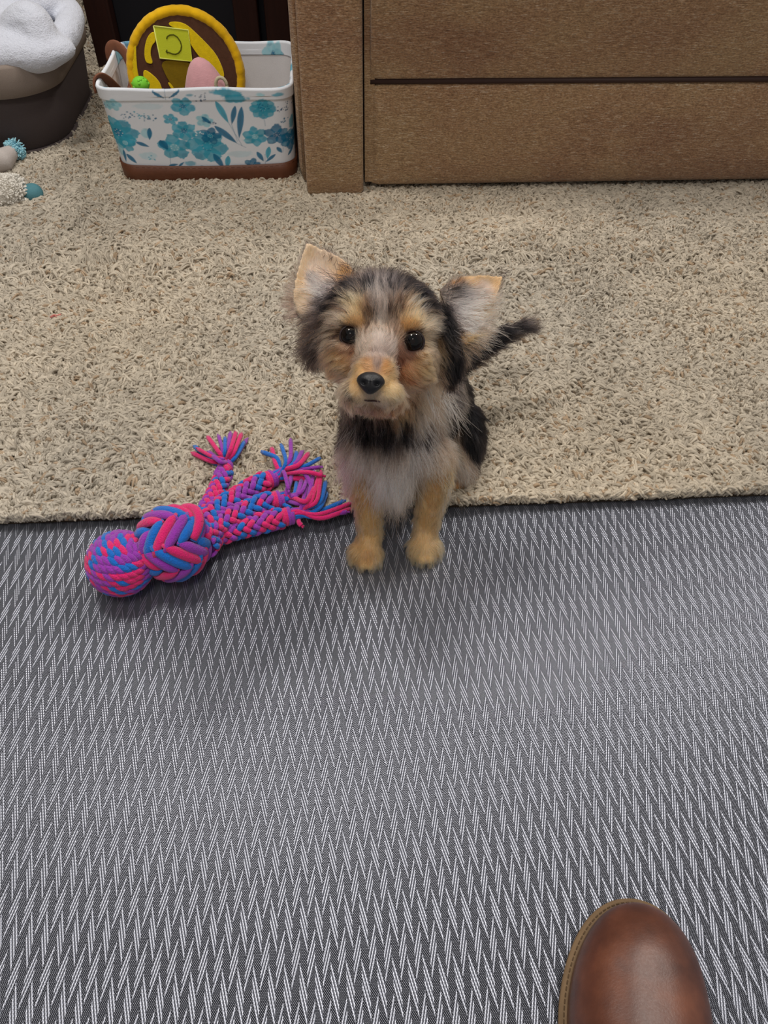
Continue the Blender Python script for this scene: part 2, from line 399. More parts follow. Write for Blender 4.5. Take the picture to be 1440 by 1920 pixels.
# ================================================================== LAUNDRY BIN + TOWEL
def rrect(cx, cy, hx, hy, r, n):
    """n points round a rounded rectangle, starting at front centre, going right"""
    pts = []; per = []
    segs = [((hx - r, -hy), (0, -hy)), None]
    P = []
    def arc(ax, ay, a0, a1, k=14): return [(ax + r * math.cos(a), ay + r * math.sin(a)) for a in np.linspace(a0, a1, k)]
    P += [(0, -hy)] + arc(hx - r, -hy + r, -PI / 2, 0) + arc(hx - r, hy - r, 0, PI / 2) + arc(-hx + r, hy - r, PI / 2, PI) + arc(-hx + r, -hy + r, PI, 1.5 * PI) + [(0, -hy)]
    P = np.array(P); s = np.concatenate([[0], np.cumsum(np.linalg.norm(np.diff(P, axis=0), axis=1))])
    q = np.linspace(0, s[-1], n, endpoint=False)
    return np.column_stack([cx + np.interp(q, s, P[:, 0]), cy + np.interp(q, s, P[:, 1])]), s[-1]
def fabric(name, c, sc=900, var=.12):
    t = NT(name); nz = t.noise(t.pos(), 12, 3); wv = t.n('ShaderNodeTexBrick') if False else None
    f = t.noise(t.pos((1, 1, 1)), sc, 2)
    t.set('Base Color', t.mix(t.m('MULTIPLY_ADD', f, .5, t.m('MULTIPLY', nz, .5)), rgba(tuple(k * (1 - var) for k in c)), rgba(tuple(min(255, k * (1 + var)) for k in c))))
    t.set('Roughness', .9); t.set('Specular IOR Level', .1); t.bump(f, .5, .0008); return t.mat
def build_bin():
    x0 = -.733; yc = 1.614
    s = empty('storage_bin', (x0, yc, .006), 'grey brown fabric storage bin holding a white towel', 'bin')
    body = fabric('bin_body_cloth', (74, 66, 66)); cuff = fabric('bin_cuff_cloth', (134, 122, 114)); inner = fabric('bin_lining', (90, 82, 90))
    def ring(z, hx, hy, r=.10, n=120): p, _ = rrect(x0, yc, hx, hy, r, n); return np.column_stack([p, np.full(n, z)])
    b = MB(); b.grid(np.array([ring(z, hx, hy) for z, hx, hy in ((.008, .21, .155), (.009, .232, .175), (.02, .24, .183), (.07, .245, .188), (.125, .250, .190))]).transpose(1, 0, 2), closeu=True); b.build('bin_body', body, s)
    b = MB(); b.tube(np.concatenate([ring(.016, .241, .184), ring(.016, .241, .184)[:1]]), .0035, 6, cap=False); b.build('bottom_piping', body, s)
    b = MB(); b.grid(np.array([ring(z, hx, hy) for z, hx, hy in ((.112, .251, .192), (.113, .256, .197), (.13, .258, .199), (.160, .262, .203), (.166, .258, .199), (.160, .253, .194), (.11, .246, .187))]).transpose(1, 0, 2), closeu=True); b.build('folded_cuff', cuff, s)
    b = MB(); b.grid(np.array([ring(z, hx, hy) for z, hx, hy in ((.155, .250, .191), (.10, .243, .185), (.05, .235, .178))]).transpose(1, 0, 2), closeu=True); g = ring(.05, .235, .178); b.add(g, [tuple(range(len(g)))]); b.build('lining', inner, s)
    # towel heap: fat rolled folds
    m = MB()
    m.ball((x0 - .02, yc + .0, .13), (.205, .16, .085)); m.ball((x0 - .12, yc - .05, .15), (.11, .11, .06)); m.ball(atY(10, 92, 1.48), (.12, .06, .036)); m.ball(atY(60, 96, 1.475), (.06, .05, .032)); m.ball(atY(-30, 40, 1.55), (.09, .07, .045)); m.ball((x0 + .03, yc + .06, .19), (.14, .10, .06)); 
    m.ball((x0 + .02, yc - .07, .155), (.13, .09, .05)); 
    def roll(px, r):
        P = np.array(px, float); t = np.linspace(0, 1, len(P)); q = np.linspace(0, 1, 26)
        C = np.column_stack([np.interp(q, t, P[:, i]) for i in range(3)])
        for _ in range(3): C[1:-1] = (C[:-2] + C[1:-1] * 2 + C[2:]) / 4
        m.tube(C, r * (1 - .5 * np.abs(2 * q - 1) ** 4), 12)
    def T(px, py, Y): return atY(px, py, Y)
    roll([T(-60, 60, 1.49), T(-10, 100, 1.48), T(40, 112, 1.47), T(75, 105, 1.48)], .032)
    roll([T(60, 118, 1.49), T(95, 95, 1.49), T(125, 65, 1.53), T(136, 30, 1.60), T(120, 0, 1.66)], .024)
    roll([T(10, 60, 1.49), T(60, 40, 1.49), T(75, 75, 1.48), T(60, 105, 1.47)], .034)
    roll([T(-50, 20, 1.6), T(10, 35, 1.56), T(40, 15, 1.56), T(95, 10, 1.60), T(105, 35, 1.58)], .030)
    roll([T(-60, 90, 1.49), T(-30, 50, 1.52), T(10, 45, 1.52), T(30, 80, 1.48)], .030)
    roll([T(20, -20, 1.7), T(80, -15, 1.7), T(120, -25, 1.7)], .035)
    o = solid(m, .004, 5)
    tw = NT('terry_cloth'); f = tw.noise(tw.pos(), 420, 3); tw.set('Base Color', tw.mix(f, rgba((190, 194, 208)), rgba((222, 226, 238)))); tw.set('Roughness', .95); tw.set('Specular IOR Level', .05); tw.set('Sheen Weight', .4)
    tw.bump(tw.m('ADD', f, tw.m('MULTIPLY', tw.noise(tw.pos(), 60, 3), 2.0)), .8, .002)
    t = o.build('towel', tw.mat, loc=(x0, yc, .15)); tag(t, 'white terry towel heaped in the grey brown fabric bin', 'towel')
build_bin()
# ================================================================== FLORAL BASKET
BX, BY = -.215, 1.420          # centre of the basket
def paint_canvas(W, Hh):
    """watercolour flowers painted on a (Hh, W) cloth, front panel in columns 0..W*front"""
    img = np.ones((Hh, W, 3)) * lin((226, 230, 238)); yy, xx = np.mgrid[0:Hh, 0:W].astype(float)
    tone = vnoise(xx, yy, 31, 14.0) * .5 + vnoise(xx, yy, 32, 5.0) * .3
    edge_n = vnoise(xx, yy, 41, 6.0) * .6 + vnoise(xx, yy, 42, 2.5) * .4
    TEAL, DEEP, AQUA, NAVY = [lin(c) for c in ((62, 164, 192), (30, 112, 152), (150, 206, 220), (36, 84, 122))]
    def blend(mask, col, k=1.0):
        a = np.clip(mask, 0, 1)[..., None] * k
        c = col * (.75 + .55 * tone[..., None]); img[:] = img * (1 - a) + c * a
    def win(cx, cy, r):
        return None
    def ell(cx, cy, a, b, ang, col, k=1.0, soft=1.2):
        m = int(max(a, b) + 4); x0, x1 = max(0, int(cx) - m), min(W, int(cx) + m); y0, y1 = max(0, int(cy) - m), min(Hh, int(cy) + m)
        if x0 >= x1 or y0 >= y1: return
        X = xx[y0:y1, x0:x1] - cx; Y = yy[y0:y1, x0:x1] - cy; c, s = math.cos(ang), math.sin(ang)
        q = np.sqrt(((X * c + Y * s) / a) ** 2 + ((-X * s + Y * c) / b) ** 2) + (edge_n[y0:y1, x0:x1] - .5) * (.45 if min(a, b) > 4 else 0)
        al = np.clip((1 - q) * min(a, b) / soft, 0, 1)[..., None] * k
        cc = col * (.75 + .55 * tone[y0:y1, x0:x1, None]); img[y0:y1, x0:x1] = img[y0:y1, x0:x1] * (1 - al) + cc * al
    def leaf(x0, y0, x1, y1, w, col):
        L = math.hypot(x1 - x0, y1 - y0)
        ux, uy = (x1 - x0) / L, (y1 - y0) / L; a0, a1 = max(0, int(min(x0, x1) - w - 3)), min(W, int(max(x0, x1) + w + 3)); b0, b1 = max(0, int(min(y0, y1) - w - 3)), min(Hh, int(max(y0, y1) + w + 3))
        if a0 >= a1 or b0 >= b1: return
        PX = xx[b0:b1, a0:a1] - x0; PY = yy[b0:b1, a0:a1] - y0; s_ = (PX * ux + PY * uy) / L; d_ = np.abs(-PX * uy + PY * ux)
        hw = w * np.sin(PI * np.clip(s_, 0, 1) ** .8) ** .9; al = (np.clip(hw - d_ + .4, 0, 1) * (s_ > 0) * (s_ < 1))[..., None] * .92
        cc = col * (.7 + .35 * (d_ / max(w, 1))[..., None] + .35 * tone[b0:b1, a0:a1, None]); img[b0:b1, a0:a1] = img[b0:b1, a0:a1] * (1 - al) + cc * al
    def stem(x0, y0, x1, y1, col=None):
        L = math.hypot(x1 - x0, y1 - y0)
        for t in np.linspace(0, 1, max(3, int(L / 2))): ell(x0 + (x1 - x0) * t, y0 + (y1 - y0) * t, 1.6, 1.0, math.atan2(y1 - y0, x1 - x0), DEEP if col is None else col, .8)
    def flower(cx, cy, r, col, n=5, a0=0.0, core=None, k=.85):
        for i in range(n):
            a = a0 + i * 2 * PI / n; ell(cx + math.cos(a) * r * .55, cy + math.sin(a) * r * .55, r * .52, r * .44, a, col, k); ell(cx + math.cos(a) * r * .8, cy + math.sin(a) * r * .8, r * .2, r * .26, a, AQUA if i % 2 else DEEP, .22); stemless = 0
        ell(cx, cy, r * .3, r * .3, 0, core if core is not None else DEEP, .7)
        for i in range(7):
            a = i * 2 * PI / 7; ell(cx + math.cos(a) * r * .22, cy + math.sin(a) * r * .22, max(.9, r * .05), max(.9, r * .05), 0, lin((225, 238, 244)), .9)
    def dots(cx, cy, w, h, n, col, seed):
        g = np.random.default_rng(seed)
        for _ in range(n): ell(cx + g.uniform(-w, w), cy + g.uniform(-h, h), g.uniform(1.2, 2.4), g.uniform(1.2, 2.2), 0, col, .9)
    # photo crop coordinates -> canvas
    FW_ = W * FRONT
    def M(x, y):
        yt, yb = 545.0, 1010.0; v = (y - yt) / (yb - yt)
        xl = 52 + (165 - 52) * v; xr = 1272 + (1312 - 1272) * v
        return (x - xl) / (xr - xl) * FW_, v * Hh
    S = FW_ / 1200.0
    def F(x, y, r, col, **k): a, b = M(x, y); flower(a, b, r * 1.13 * S, col, **k)
    def Lf(x0, y0, x1, y1, w, col=DEEP): a = M(x0, y0); b = M(x1, y1); leaf(a[0], a[1], b[0], b[1], w * S, col)
    def St(x0, y0, x1, y1, col=None): a = M(x0, y0); b = M(x1, y1); stem(a[0], a[1], b[0], b[1], col)
    def Ds(x, y, w, h, n, col, seed): a = M(x, y); dots(a[0], a[1], w * S, h * S, n, col, seed)
    def El(x, y, a_, b_, an, col, k=.8): a = M(x, y); ell(a[0], a[1], a_ * S, b_ * S, an, col, k, 2)
    El(400, 640, 90, 30, 0, AQUA, .25); El(930, 930, 90, 30, 0, AQUA, .3); El(380, 940, 60, 35, 0, AQUA, .4)
    F(215, 800, 105, TEAL, n=7); F(250, 860, 60, TEAL, core=AQUA); El(210, 910, 30, 55, .2, AQUA, .7); F(165, 640, 30, AQUA); F(205, 630, 42, AQUA, core=TEAL)
    Ds(280, 690, 40, 25, 12, DEEP, 1); Ds(360, 690, 45, 28, 14, TEAL, 2); Ds(410, 705, 40, 25, 12, DEEP, 3); Ds(110, 640, 30, 30, 10, DEEP, 4)
    El(380, 800, 34, 42, .2, AQUA, .7); Lf(400, 765, 395, 840, 15); Lf(312, 852, 392, 882, 15)
    F(598, 640, 62, TEAL, n=5, a0=.3); Ds(705, 590, 35, 28, 12, NAVY, 5); El(640, 578, 26, 15, 0, TEAL, .7)
    Lf(430, 550, 500, 595, 12); Lf(585, 548, 520, 595, 9); St(500, 545, 505, 600)
    F(525, 715, 40, TEAL); F(600, 785, 68, TEAL, n=6, a0=.5); F(735, 880, 108, TEAL, n=6, a0=.2); F(755, 815, 58, DEEP, n=5, core=TEAL); El(735, 880, 34, 34, 0, TEAL, .9); Ds(690, 800, 22, 14, 8, lin((225, 238, 244)), 6)
    F(540, 885, 88, TEAL, n=5, a0=.9, core=AQUA); Lf(455, 840, 500, 900, 26, DEEP); St(510, 920, 512, 1000); Lf(500, 1000, 560, 990, 10); Lf(560, 1005, 595, 975, 8)
    F(720, 725, 46, AQUA, core=DEEP); Lf(705, 700, 760, 745, 14, DEEP); Ds(765, 735, 20, 14, 8, NAVY, 7)
    El(850, 570, 100, 30, .05, TEAL, .9); El(900, 600, 75, 34, .0, TEAL, .9); El(1040, 575, 30, 18, 0, AQUA, .8); El(1135, 578, 40, 20, 0, TEAL, .8)
    Lf(785, 612, 862, 742, 20, TEAL); Lf(898, 640, 880, 750, 16); Lf(935, 645, 925, 835, 20); St(862, 740, 945, 880); St(880, 750, 915, 850)
    Lf(778, 755, 915, 865, 22); St(915, 865, 965, 890)
    F(1058, 660, 66, TEAL, n=8, core=TEAL); Ds(1060, 650, 34, 28, 16, DEEP, 8); St(1068, 715, 1078, 760); Ds(1180, 655, 36, 36, 16, NAVY, 9); Ds(1190, 735, 30, 18, 8, DEEP, 10)
    F(1020, 825, 66, TEAL, n=6, a0=.4, core=AQUA); El(970, 850, 28, 14, .3, AQUA); F(1148, 818, 70, DEEP, n=5, a0=-PI / 2, core=NAVY); St(1190, 850, 1195, 930); Lf(1155, 895, 1190, 935, 14)
    El(1260, 760, 36, 60, .2, TEAL); F(1255, 860, 70, DEEP, n=7); Lf(1230, 960, 1290, 900, 12); Ds(1270, 640, 20, 20, 8, DEEP, 12)
    Lf(1035, 920, 1080, 985, 16); Lf(1108, 890, 1100, 970, 17, TEAL); Lf(1150, 940, 1090, 990, 12); St(1090, 1000, 1085, 940)
    Lf(772, 925, 835, 1020, 22); Lf(862, 940, 855, 1020, 18, TEAL); El(630, 985, 42, 22, 0, TEAL, .7); F(1010, 1000, 46, DEEP); Lf(232, 905, 240, 990, 12); Lf(250, 930, 310, 990, 17)
    Ds(400, 950, 20, 20, 6, TEAL, 13); El(700, 1005, 14, 10, 0, DEEP)
    # the other sides: scattered blossoms of the same cloth
    g = np.random.default_rng(5)
    for i in range(60):
        cx = g.uniform(FW_ + 10, W - 10); cy = g.uniform(0, Hh); q = g.random()
        if q < .5: flower(cx, cy, g.uniform(30, 90) * S, (TEAL, AQUA, DEEP)[i % 3], n=5 + i % 3, a0=g.random() * 3)
        elif q < .8: a = g.random() * 6; leaf(cx, cy, cx + math.cos(a) * 90 * S, cy + math.sin(a) * 90 * S, 18 * S, DEEP)
        else: dots(cx, cy, 35 * S, 25 * S, 12, NAVY, i)
    return img
def build_basket():
    global FRONT
    s = empty('storage_basket', (BX, BY, .006), 'white fabric basket with turquoise flowers and brown leather base, holding pet toys', 'basket')
    hx0, hy0, hx1, hy1 = .150, .098, .156, .112; r = .028; N = 900; NV = 150
    P0, L0 = rrect(BX + .002, BY, hx0, hy0, r, N); P1, L1 = rrect(BX, BY, hx1, hy1, r, N)
    # start the ring at the left end of the front panel
    k = int(np.argmin((P1[:, 0] - (BX - hx1)) ** 2 + (P1[:, 1] - (BY - hy1 + r)) ** 2)); P0 = np.roll(P0, -k, 0); P1 = np.roll(P1, -k, 0)
    FRONT = (2 * hx1 - 2 * r + PI * r) / L1
    z0, z1 = .0085, .166
    def P(v):           # v 0 bottom .. 1 top
        p = P0 * (1 - v) + P1 * v; a = np.arange(N) / N
        sag = -.004 * math.sin(v * PI)
        c = np.array([BX, BY]); return c + (p - c) * (1 + sag)
    zb = z0 + .034
    canvas = paint_canvas(N, NV + 1)[::-1]
    G = []; Ccol = []
    for j in range(NV + 1):
        v = j / NV; z = zb + (z1 - zb) * v; vv = (z - z0) / (z1 - z0); p = P(vv)
        zz = np.full(N, z) + (.004 * np.sin(np.arange(N) / N / FRONT * PI) * -1 * (1 - v) * (np.arange(N) < N * FRONT))
        G.append(np.column_stack([p, zz])); Ccol.append(canvas[j])
    G = np.array(G).transpose(1, 0, 2); Ccol = np.array(Ccol).transpose(1, 0, 2)
    cloth = tinted('printed_canvas', .85, .1, .25, 900)
    b = MB(); b.grid(G, closeu=True, c=Ccol); b.build('basket_body', cloth, s, color=True)
    # hem: a folded band at the rim, outside printed, inside edge too
    def off(p, d): c = p - np.roll(p, 1, 0); n = nrm(np.column_stack([c[:, 1], -c[:, 0]])); return p + n * d
    prof = [(.149, .0006)] + [(z, .0025) for z in np.linspace(.1494, .165, 15)] + [(.1675, .0008), (.1678, -.0015)] + [(z, -.0038) for z in np.linspace(.1655, .1465, 15)] + [(.146, -.002)]
    G = []; Cc = []
    for i, (z, d) in enumerate(prof):
        p = off(P(min(1, (z - z0) / (z1 - z0))), d); wob = .0012 * np.sin(np.arange(N) / N * 40)
        G.append(np.column_stack([p, np.full(N, z) + wob * (z > .155)])); Cc.append(canvas[min(NV, int((min(z, .1655) - zb) / (z1 - zb) * NV))] if i < 17 else np.roll(canvas[max(0, NV - 18 - (i - 17))], N // 2))
    b = MB(); b.grid(np.array(G).transpose(1, 0, 2), closeu=True, c=np.array(Cc).transpose(1, 0, 2)); b.build('rim_hem', cloth, s, color=True)
    b = MB(); b.grid(np.array([np.column_stack([off(P(v), -.003), np.full(N, z0 + (z1 - z0) * v)]) for v in (.94, .6, .3, .08, .03)]).transpose(1, 0, 2)[::6], closeu=True)
    q = np.column_stack([off(P(.03), -.003), np.full(N, z0 + .004)])[::6]; b.add(q, [tuple(range(len(q)))]); b.build('lining', fabric('white_lining', (214, 212, 214)), s)
    lea = plain('brown_leather', (98, 56, 36), .5, .4, .35, 500, var=.12)
    G = []
    for v, z in ((0, .006), (.0, .0075), (.2, .010), (.6, .026), (1.0, .045)):
        p = off(P((z - z0) / (z1 - z0) if z > z0 else 0), .0016 + .001 * (v > .1) - (.004 if z < .007 else 0))
        dip = (.0045 * np.sin(np.clip(np.arange(N) / N / FRONT, 0, 1) * PI)) if v == 1.0 else 0
        G.append(np.column_stack([p, np.full(N, z) - dip]))
    G.append(G[-1] + (np.array([BX, BY, 0]) - G[-1]) * np.array([.01, .012, 0]))
    b = MB(); b.grid(np.array(G).transpose(1, 0, 2)[::3], closeu=True); b.build('leather_base', lea, s)
    # stitch line on the leather
    b = MB(); p = off(P(.15), .0032); 
    for i in range(0, N, 9):
        z = .0415 - .0045 * math.sin(min(1, i / N / FRONT) * PI); a, c = p[i], p[(i + 5) % N]; b.tube([(a[0], a[1], z), (c[0], c[1], z)], .0004, 4)
    b.build('stitching', plain('stitch_thread', (92, 50, 30), .8), s)
    # leather handle on the left end, flopped inwards
    hl = plain('handle_leather', (122, 78, 58), .6, .25, .3, 500, var=.15)
    xe = BX - .170
    for side, sx in (('l', 1),):
        b = MB(); xx = BX - .159 * sx
        P_ = [(xx - .004, BY - .075, .150), (xx - .004, BY - .074, .168), (xx + .006, BY - .070, .176), (xx + .016, BY - .055, .160), (xx + .022, BY - .02, .125), (xx + .028, BY + .03, .115), (xx + .034, BY + .05, .140), (xx + .022, BY + .062, .170), (xx + .006, BY + .066, .178), (xx - .005, BY + .068, .168), (xx - .005, BY + .068, .150)]
        t = np.linspace(0, 1, len(P_)); q = np.linspace(0, 1, 40); C = np.column_stack([np.interp(q, t, [a[i] for a in P_]) for i in range(3)])
        for _ in range(4): C[1:-1] = (C[:-2] + 2 * C[1:-1] + C[2:]) / 4
        b.tube(C, .0085, 10, flat=.3, up=(1, 0, 0)); b.build('handle', hl, s)
build_basket()

# ---- things in the basket
def build_disc():
    c = atY(350, 139, 1.452); R = .0995
    yel = plain('yellow_plush', (226, 196, 18), .8, .1, .5, 700, var=.1, sheen=.2); org = plain('golden_rim', (222, 172, 14), .8, .1, .6, 120, var=.16, sheen=.2)
    brn = plain('brown_plush', (86, 58, 44), .9, .1, .4, 700, var=.12); olv = plain('olive_patch', (128, 104, 22), .8, .1, .4, 600, var=.1)
    tagm = plain('lime_label', (200, 208, 48), .6, .2, .3, 500); edge = plain('label_edge', (222, 226, 120), .7, .1); ink = plain('olive_thread', (92, 96, 24), .8, .1)
    s = empty('round_plush_toy', tuple(c), 'round flat brown and yellow plush toy standing upright in the floral basket', 'pet toy')
    n = nrm(np.array([.03, -1.0, .16])); X = nrm(np.cross(n, np.array([0, 0, 1.]))) * -1; X = nrm(np.cross(np.array([0, 0, 1.]), n)) ; X = -X if X[0] < 0 else X
    Y = nrm(np.cross(n, X)); Y = Y if Y[2] > 0 else -Y
    def L(x, y, z=0): return c + X * x + Y * y + n * z
    S = R / 380.0
    def K(px, py, z=0): return ((px - 611) * S, -(py - 420) * S, z)
    b = MB(); A = np.linspace(0, 2 * PI, 160, endpoint=False)
    rr = np.array([0, .5, .8, .92]) * R
    G = np.array([[L(r * math.cos(a), r * math.sin(a), .008) for a in A] for r in rr[1:]] + [[L(rr[-1] * math.cos(a), rr[-1] * math.sin(a), -.008) for a in A]])
    b.grid(G.transpose(1, 0, 2), closeu=True); b.add(G[0], [tuple(range(160))]); b.add(G[-1], [tuple(range(160))[::-1]]); b.build('disc_face', brn, s)
    b = MB(); ring = []
    for i, a in enumerate(A):
        pk = 1 + .05 * math.sin(a * 23) * math.sin(a * 5 + 1) + .03 * math.sin(a * 47)
        ring.append([L((R - .007 + .0085 * pk * math.cos(q)) * math.cos(a), (R - .007 + .0085 * pk * math.cos(q)) * math.sin(a), .012 * pk * math.sin(q)) for q in np.linspace(0, 2 * PI, 13)])
    b.grid(np.array(ring), closeu=True); b.build('gathered_rim', org, s)
    def patch(name, pts, mat, z0=.0075, th=.003, parent=None):
        P = np.array([K(*p) for p in pts]); 
        # smooth closed outline
        for _ in range(2):
            Q = np.empty((len(P) * 2, 3)); Q[0::2] = P * .75 + np.roll(P, -1, 0) * .25; Q[1::2] = P * .25 + np.roll(P, -1, 0) * .75; P = Q
        m = len(P); cen = P.mean(0); 
        bm = bmesh.new(); vs = [bm.verts.new(L(p[0], p[1], z0)) for p in P]; f = bm.faces.new(vs)
        r = bmesh.ops.extrude_face_region(bm, geom=[f]); 
        for v in [g for g in r['geom'] if isinstance(g, bmesh.types.BMVert)]: v.co += Vector(n * th)
        bmesh.ops.recalc_face_normals(bm, faces=bm.faces[:]); bm.verts.index_update()
        q = MB(); q.add([v.co[:] for v in bm.verts], [[v.index for v in f.verts] for f in bm.faces]); bm.free()
        return q.build(name, mat, parent or s, smooth=False, bevel=.0009)
    patch('yellow_patch', [(455, 165), (400, 200), (365, 280), (362, 340), (385, 352), (412, 350), (402, 300), (420, 250), (455, 225)], yel)
    patch('yellow_patch', [(545, 125), (600, 120), (660, 135), (720, 190), (780, 250), (830, 310), (862, 400), (858, 442), (835, 440), (760, 370), (700, 300), (660, 230), (660, 170), (560, 150)], yel)
    patch('yellow_patch', [(340, 380), (380, 400), (430, 450), (442, 500), (440, 560), (380, 560), (330, 440)], yel)
    patch('yellow_patch', [(330, 190), (300, 230), (268, 300), (258, 380), (280, 480), (305, 540), (325, 540), (310, 470), (300, 400), (310, 310), (322, 250)], yel)
    patch('yellow_patch', [(483, 460), (500, 462), (520, 490), (515, 502), (498, 494)], yel)
    patch('olive_patch', [(452, 325), (670, 340), (660, 420), (600, 470), (560, 540), (520, 500), (480, 430)], olv)
    tg = patch('label', [(452, 140), (455, 139), (560, 150), (667, 165), (669, 168), (669, 250), (668, 342), (664, 344), (560, 332), (462, 320), (459, 317), (455, 230)], tagm, .0105, .002)
    b = MB(); fr = [(455, 142), (667, 167), (667, 342), (461, 319), (455, 142)]
    b.tube([L(*K(x, y, .0125)) for x, y in fr], .0011, 6); b.build('stitched_edge', edge, tg)
    b = MB(); q = [(524, 212), (530, 200), (548, 191), (572, 190), (594, 204), (608, 228), (611, 252), (602, 276), (584, 292), (564, 298), (544, 295), (526, 288), (512, 284)]
    b.tube([L(*K(x, y, .0128)) for x, y in q], .0011, 6); b.tube([L(*K(x, y, .0128)) for x, y in ((516, 272), (507, 282), (515, 292))], .0009, 6); b.build('stitched_letter', ink, tg)
build_disc()
def build_small_toys():
    c = atY(372, 107, 1.395); zt = float(c[2])
    m = MB(); prof = [(0, .001), (.003, .009), (.008, .0155), (.016, .0215), (.028, .028), (.045, .0355), (.065, .042), (.09, .046), (.12, .045), (zt - .016, .040)]
    A = np.linspace(0, 2 * PI, 48, endpoint=False)
    G = np.array([[(c[0] + .12 * h * (h < .07) + .0084 * (h >= .07) + r * math.cos(a), c[1] + .72 * r * math.sin(a), zt - h) for a in A] for h, r in prof][::-1]); m.grid(G.transpose(1, 0, 2), closeu=True)
    m.add(G[0], [tuple(range(48))]); m.add(G[-1], [tuple(range(48))[::-1]])
    o = m.build('cone_toy', plain('pink_fleece', (218, 164, 170), .9, .1, .5, 600, var=.06, sheen=.3), loc=(c[0], c[1], .07)); tag(o, 'dusty pink soft cone shaped toy sticking up from the floral basket', 'pet toy')
    c = atY(264, 158, 1.355); m = MB(); m.ball(c, (.014, .012, .012), nu=24, nv=14)
    for i in range(26):
        d = nrm(RNG.normal(size=3)); m.ball(c + d * np.array([.013, .011, .011]), .0026, nu=6, nv=4)
    o = m.build('rubber_ball', plain('lime_rubber', (128, 214, 60), .5, .3), loc=tuple(c)); tag(o, 'small bright green nubbed ball peeking over the basket rim', 'ball')
    c = atY(415, 160, 1.372); m = MB(); A = np.linspace(0, 2 * PI, 30)
    m.tube([(c[0] + .009 * math.cos(a), c[1], c[2] + .0 + .012 * math.sin(a)) for a in A], .0028, 8); o = m.build('rope_loop', plain('cream_cord', (200, 190, 160), .9, .1, .5, 800), loc=tuple(c)); tag(o, 'small cream cord loop beside the pink cone toy in the basket', 'pet toy')
build_small_toys()

# ---- plush toys at the left edge
def lumps(name, centre_path, rad, n, col, col2, parent, L=.007, thick=.0011):
    P = np.array(centre_path, float); t = np.linspace(0, 1, len(P)); q = RNG.random(n)
    C = np.column_stack([np.interp(q, t, P[:, i]) for i in range(3)]); D = nrm(RNG.normal(size=(n, 3))); T = nrm(P[-1] - P[0] + 1e-6) if len(P) > 1 else np.zeros(3)
    D = nrm(D - T * (D @ T)[:, None] * .6); S = C + D * rad
    k = 4; tt = np.linspace(0, 1, k)[None, :, None]; W = nrm(RNG.normal(size=(n, 3)))[:, None, :]
    X = S[:, None, :] + D[:, None, :] * L * np.sin(tt * PI * .7) + W * L * .6 * tt
    c = lin(col) + (lin(col2) - lin(col)) * RNG.random((n, 1)); L_ = L; R = np.array([thick, thick * 1.3, thick * 1.2, thick * .5])
    return strands(name, X, R, c, FLUFF, parent)
FLUFF = tinted('fluffy_yarn', .9, .05)
def build_left_toys():
    z = .02
    a = atz(-60, 300, .035); b_ = atz(8, 300, .03); c = atz(28, 280, .034)
    s = empty('plush_pompom_toy', tuple(atz(-20, 305, .008)), 'grey plush toy with a light blue pompom lying against the storage bin', 'pet toy')
    m = MB(); m.tube([a, (a * .5 + b_ * .5) + (0, 0, .002), b_, c], [.034, .030, .020, .010], 14); m.ball(a, .034); solid(m, .003, 4).build('body', fabric('grey_plush', (178, 170, 166), 500), s)
    m = MB(); m.ball(c, .0095); pm = m.build('pompom', plain('blue_core', (120, 178, 198), .9), s)
    lumps('pompom_yarn', [c, c + 1e-4], .007, 500, (138, 196, 214), (176, 220, 230), pm, .009, .0008)
    c2 = atz(62, 363, .018); a = atz(-70, 370, .034); b_ = atz(5, 362, .026); e = atz(28, 362, .020)
    s = empty('fleece_rattle_toy', tuple(atz(-20, 370, .008)), 'cream fleece toy with a teal ball end lying on the carpet at the left edge', 'pet toy')
    m = MB(); m.tube([a, b_, e], [.032, .026, .018], 14); m.ball(a, .033); m.ball(b_, .026); solid(m, .003, 3).build('body', plain('cream_fleece', (206, 200, 190), .95), s)
    f = lumps('fleece', [a, b_, e], .022, 3600, (226, 222, 214), (200, 195, 186), s, .006, .0015)
    m = MB(); m.ball(c2, (.0165, .0165, .0165), nu=28, nv=18); m.build('teal_ball', plain('teal_felt', (76, 124, 134), .7, .2, .3, 500, var=.08), s)
    # a scrap of pink lint on the carpet
    p = atz(103, 592, .017); m = MB(); m.tube([p + (-.006, -.003, 0), p + (-.001, -.001, .002), p + (.003, .001, .0), p + (.008, .0015, .001)], .0009, 6); m.tube([p + (-.005, -.004, 0), p, p + (.003, -.004, .001)], .0008, 6)
    o = m.build('pink_thread', plain('pink_lint', (206, 128, 120), .9), loc=tuple(p)); tag(o, 'tiny scrap of pink thread lying on the beige carpet', 'thread')
build_left_toys()

# ================================================================== ROPE TOY
def yarn_mat(name, c):
    t = NT(name); f = t.noise(t.pos(), 900, 2); t.set('Base Color', t.mix(f, rgba(tuple(k * .82 for k in c)), rgba(c))); t.set('Roughness', .85); t.set('Specular IOR Level', .12); t.set('Sheen Weight', .3)
    t.bump(t.m('ADD', f, t.noise(t.pos(), 350, 3)), 1.0, .0012); return t.mat
YARN = [yarn_mat('pink_yarn', (244, 38, 124)), yarn_mat('blue_yarn', (24, 118, 220)), yarn_mat('purple_yarn', (166, 60, 190)), plain('yarn_core', (92, 30, 110), .9)]
def plump(mb, c, tdir, nrm_, L, w, m, curve=0.0, n=9):
    """a plump yarn segment lying along tdir on a surface with normal nrm_"""
    t = np.linspace(-1, 1, n); P = c + tdir * (t[:, None] * L / 2) - nrm_ * (curve * (t[:, None] ** 2)) - nrm_ * (w * .55 * (np.abs(t[:, None]) ** 4))
    R = w * np.clip(1 - np.abs(t) ** 3.0, .12, 1) ** .6
    mb.tube(P, R, 8, m, up=nrm_, flat=.85)
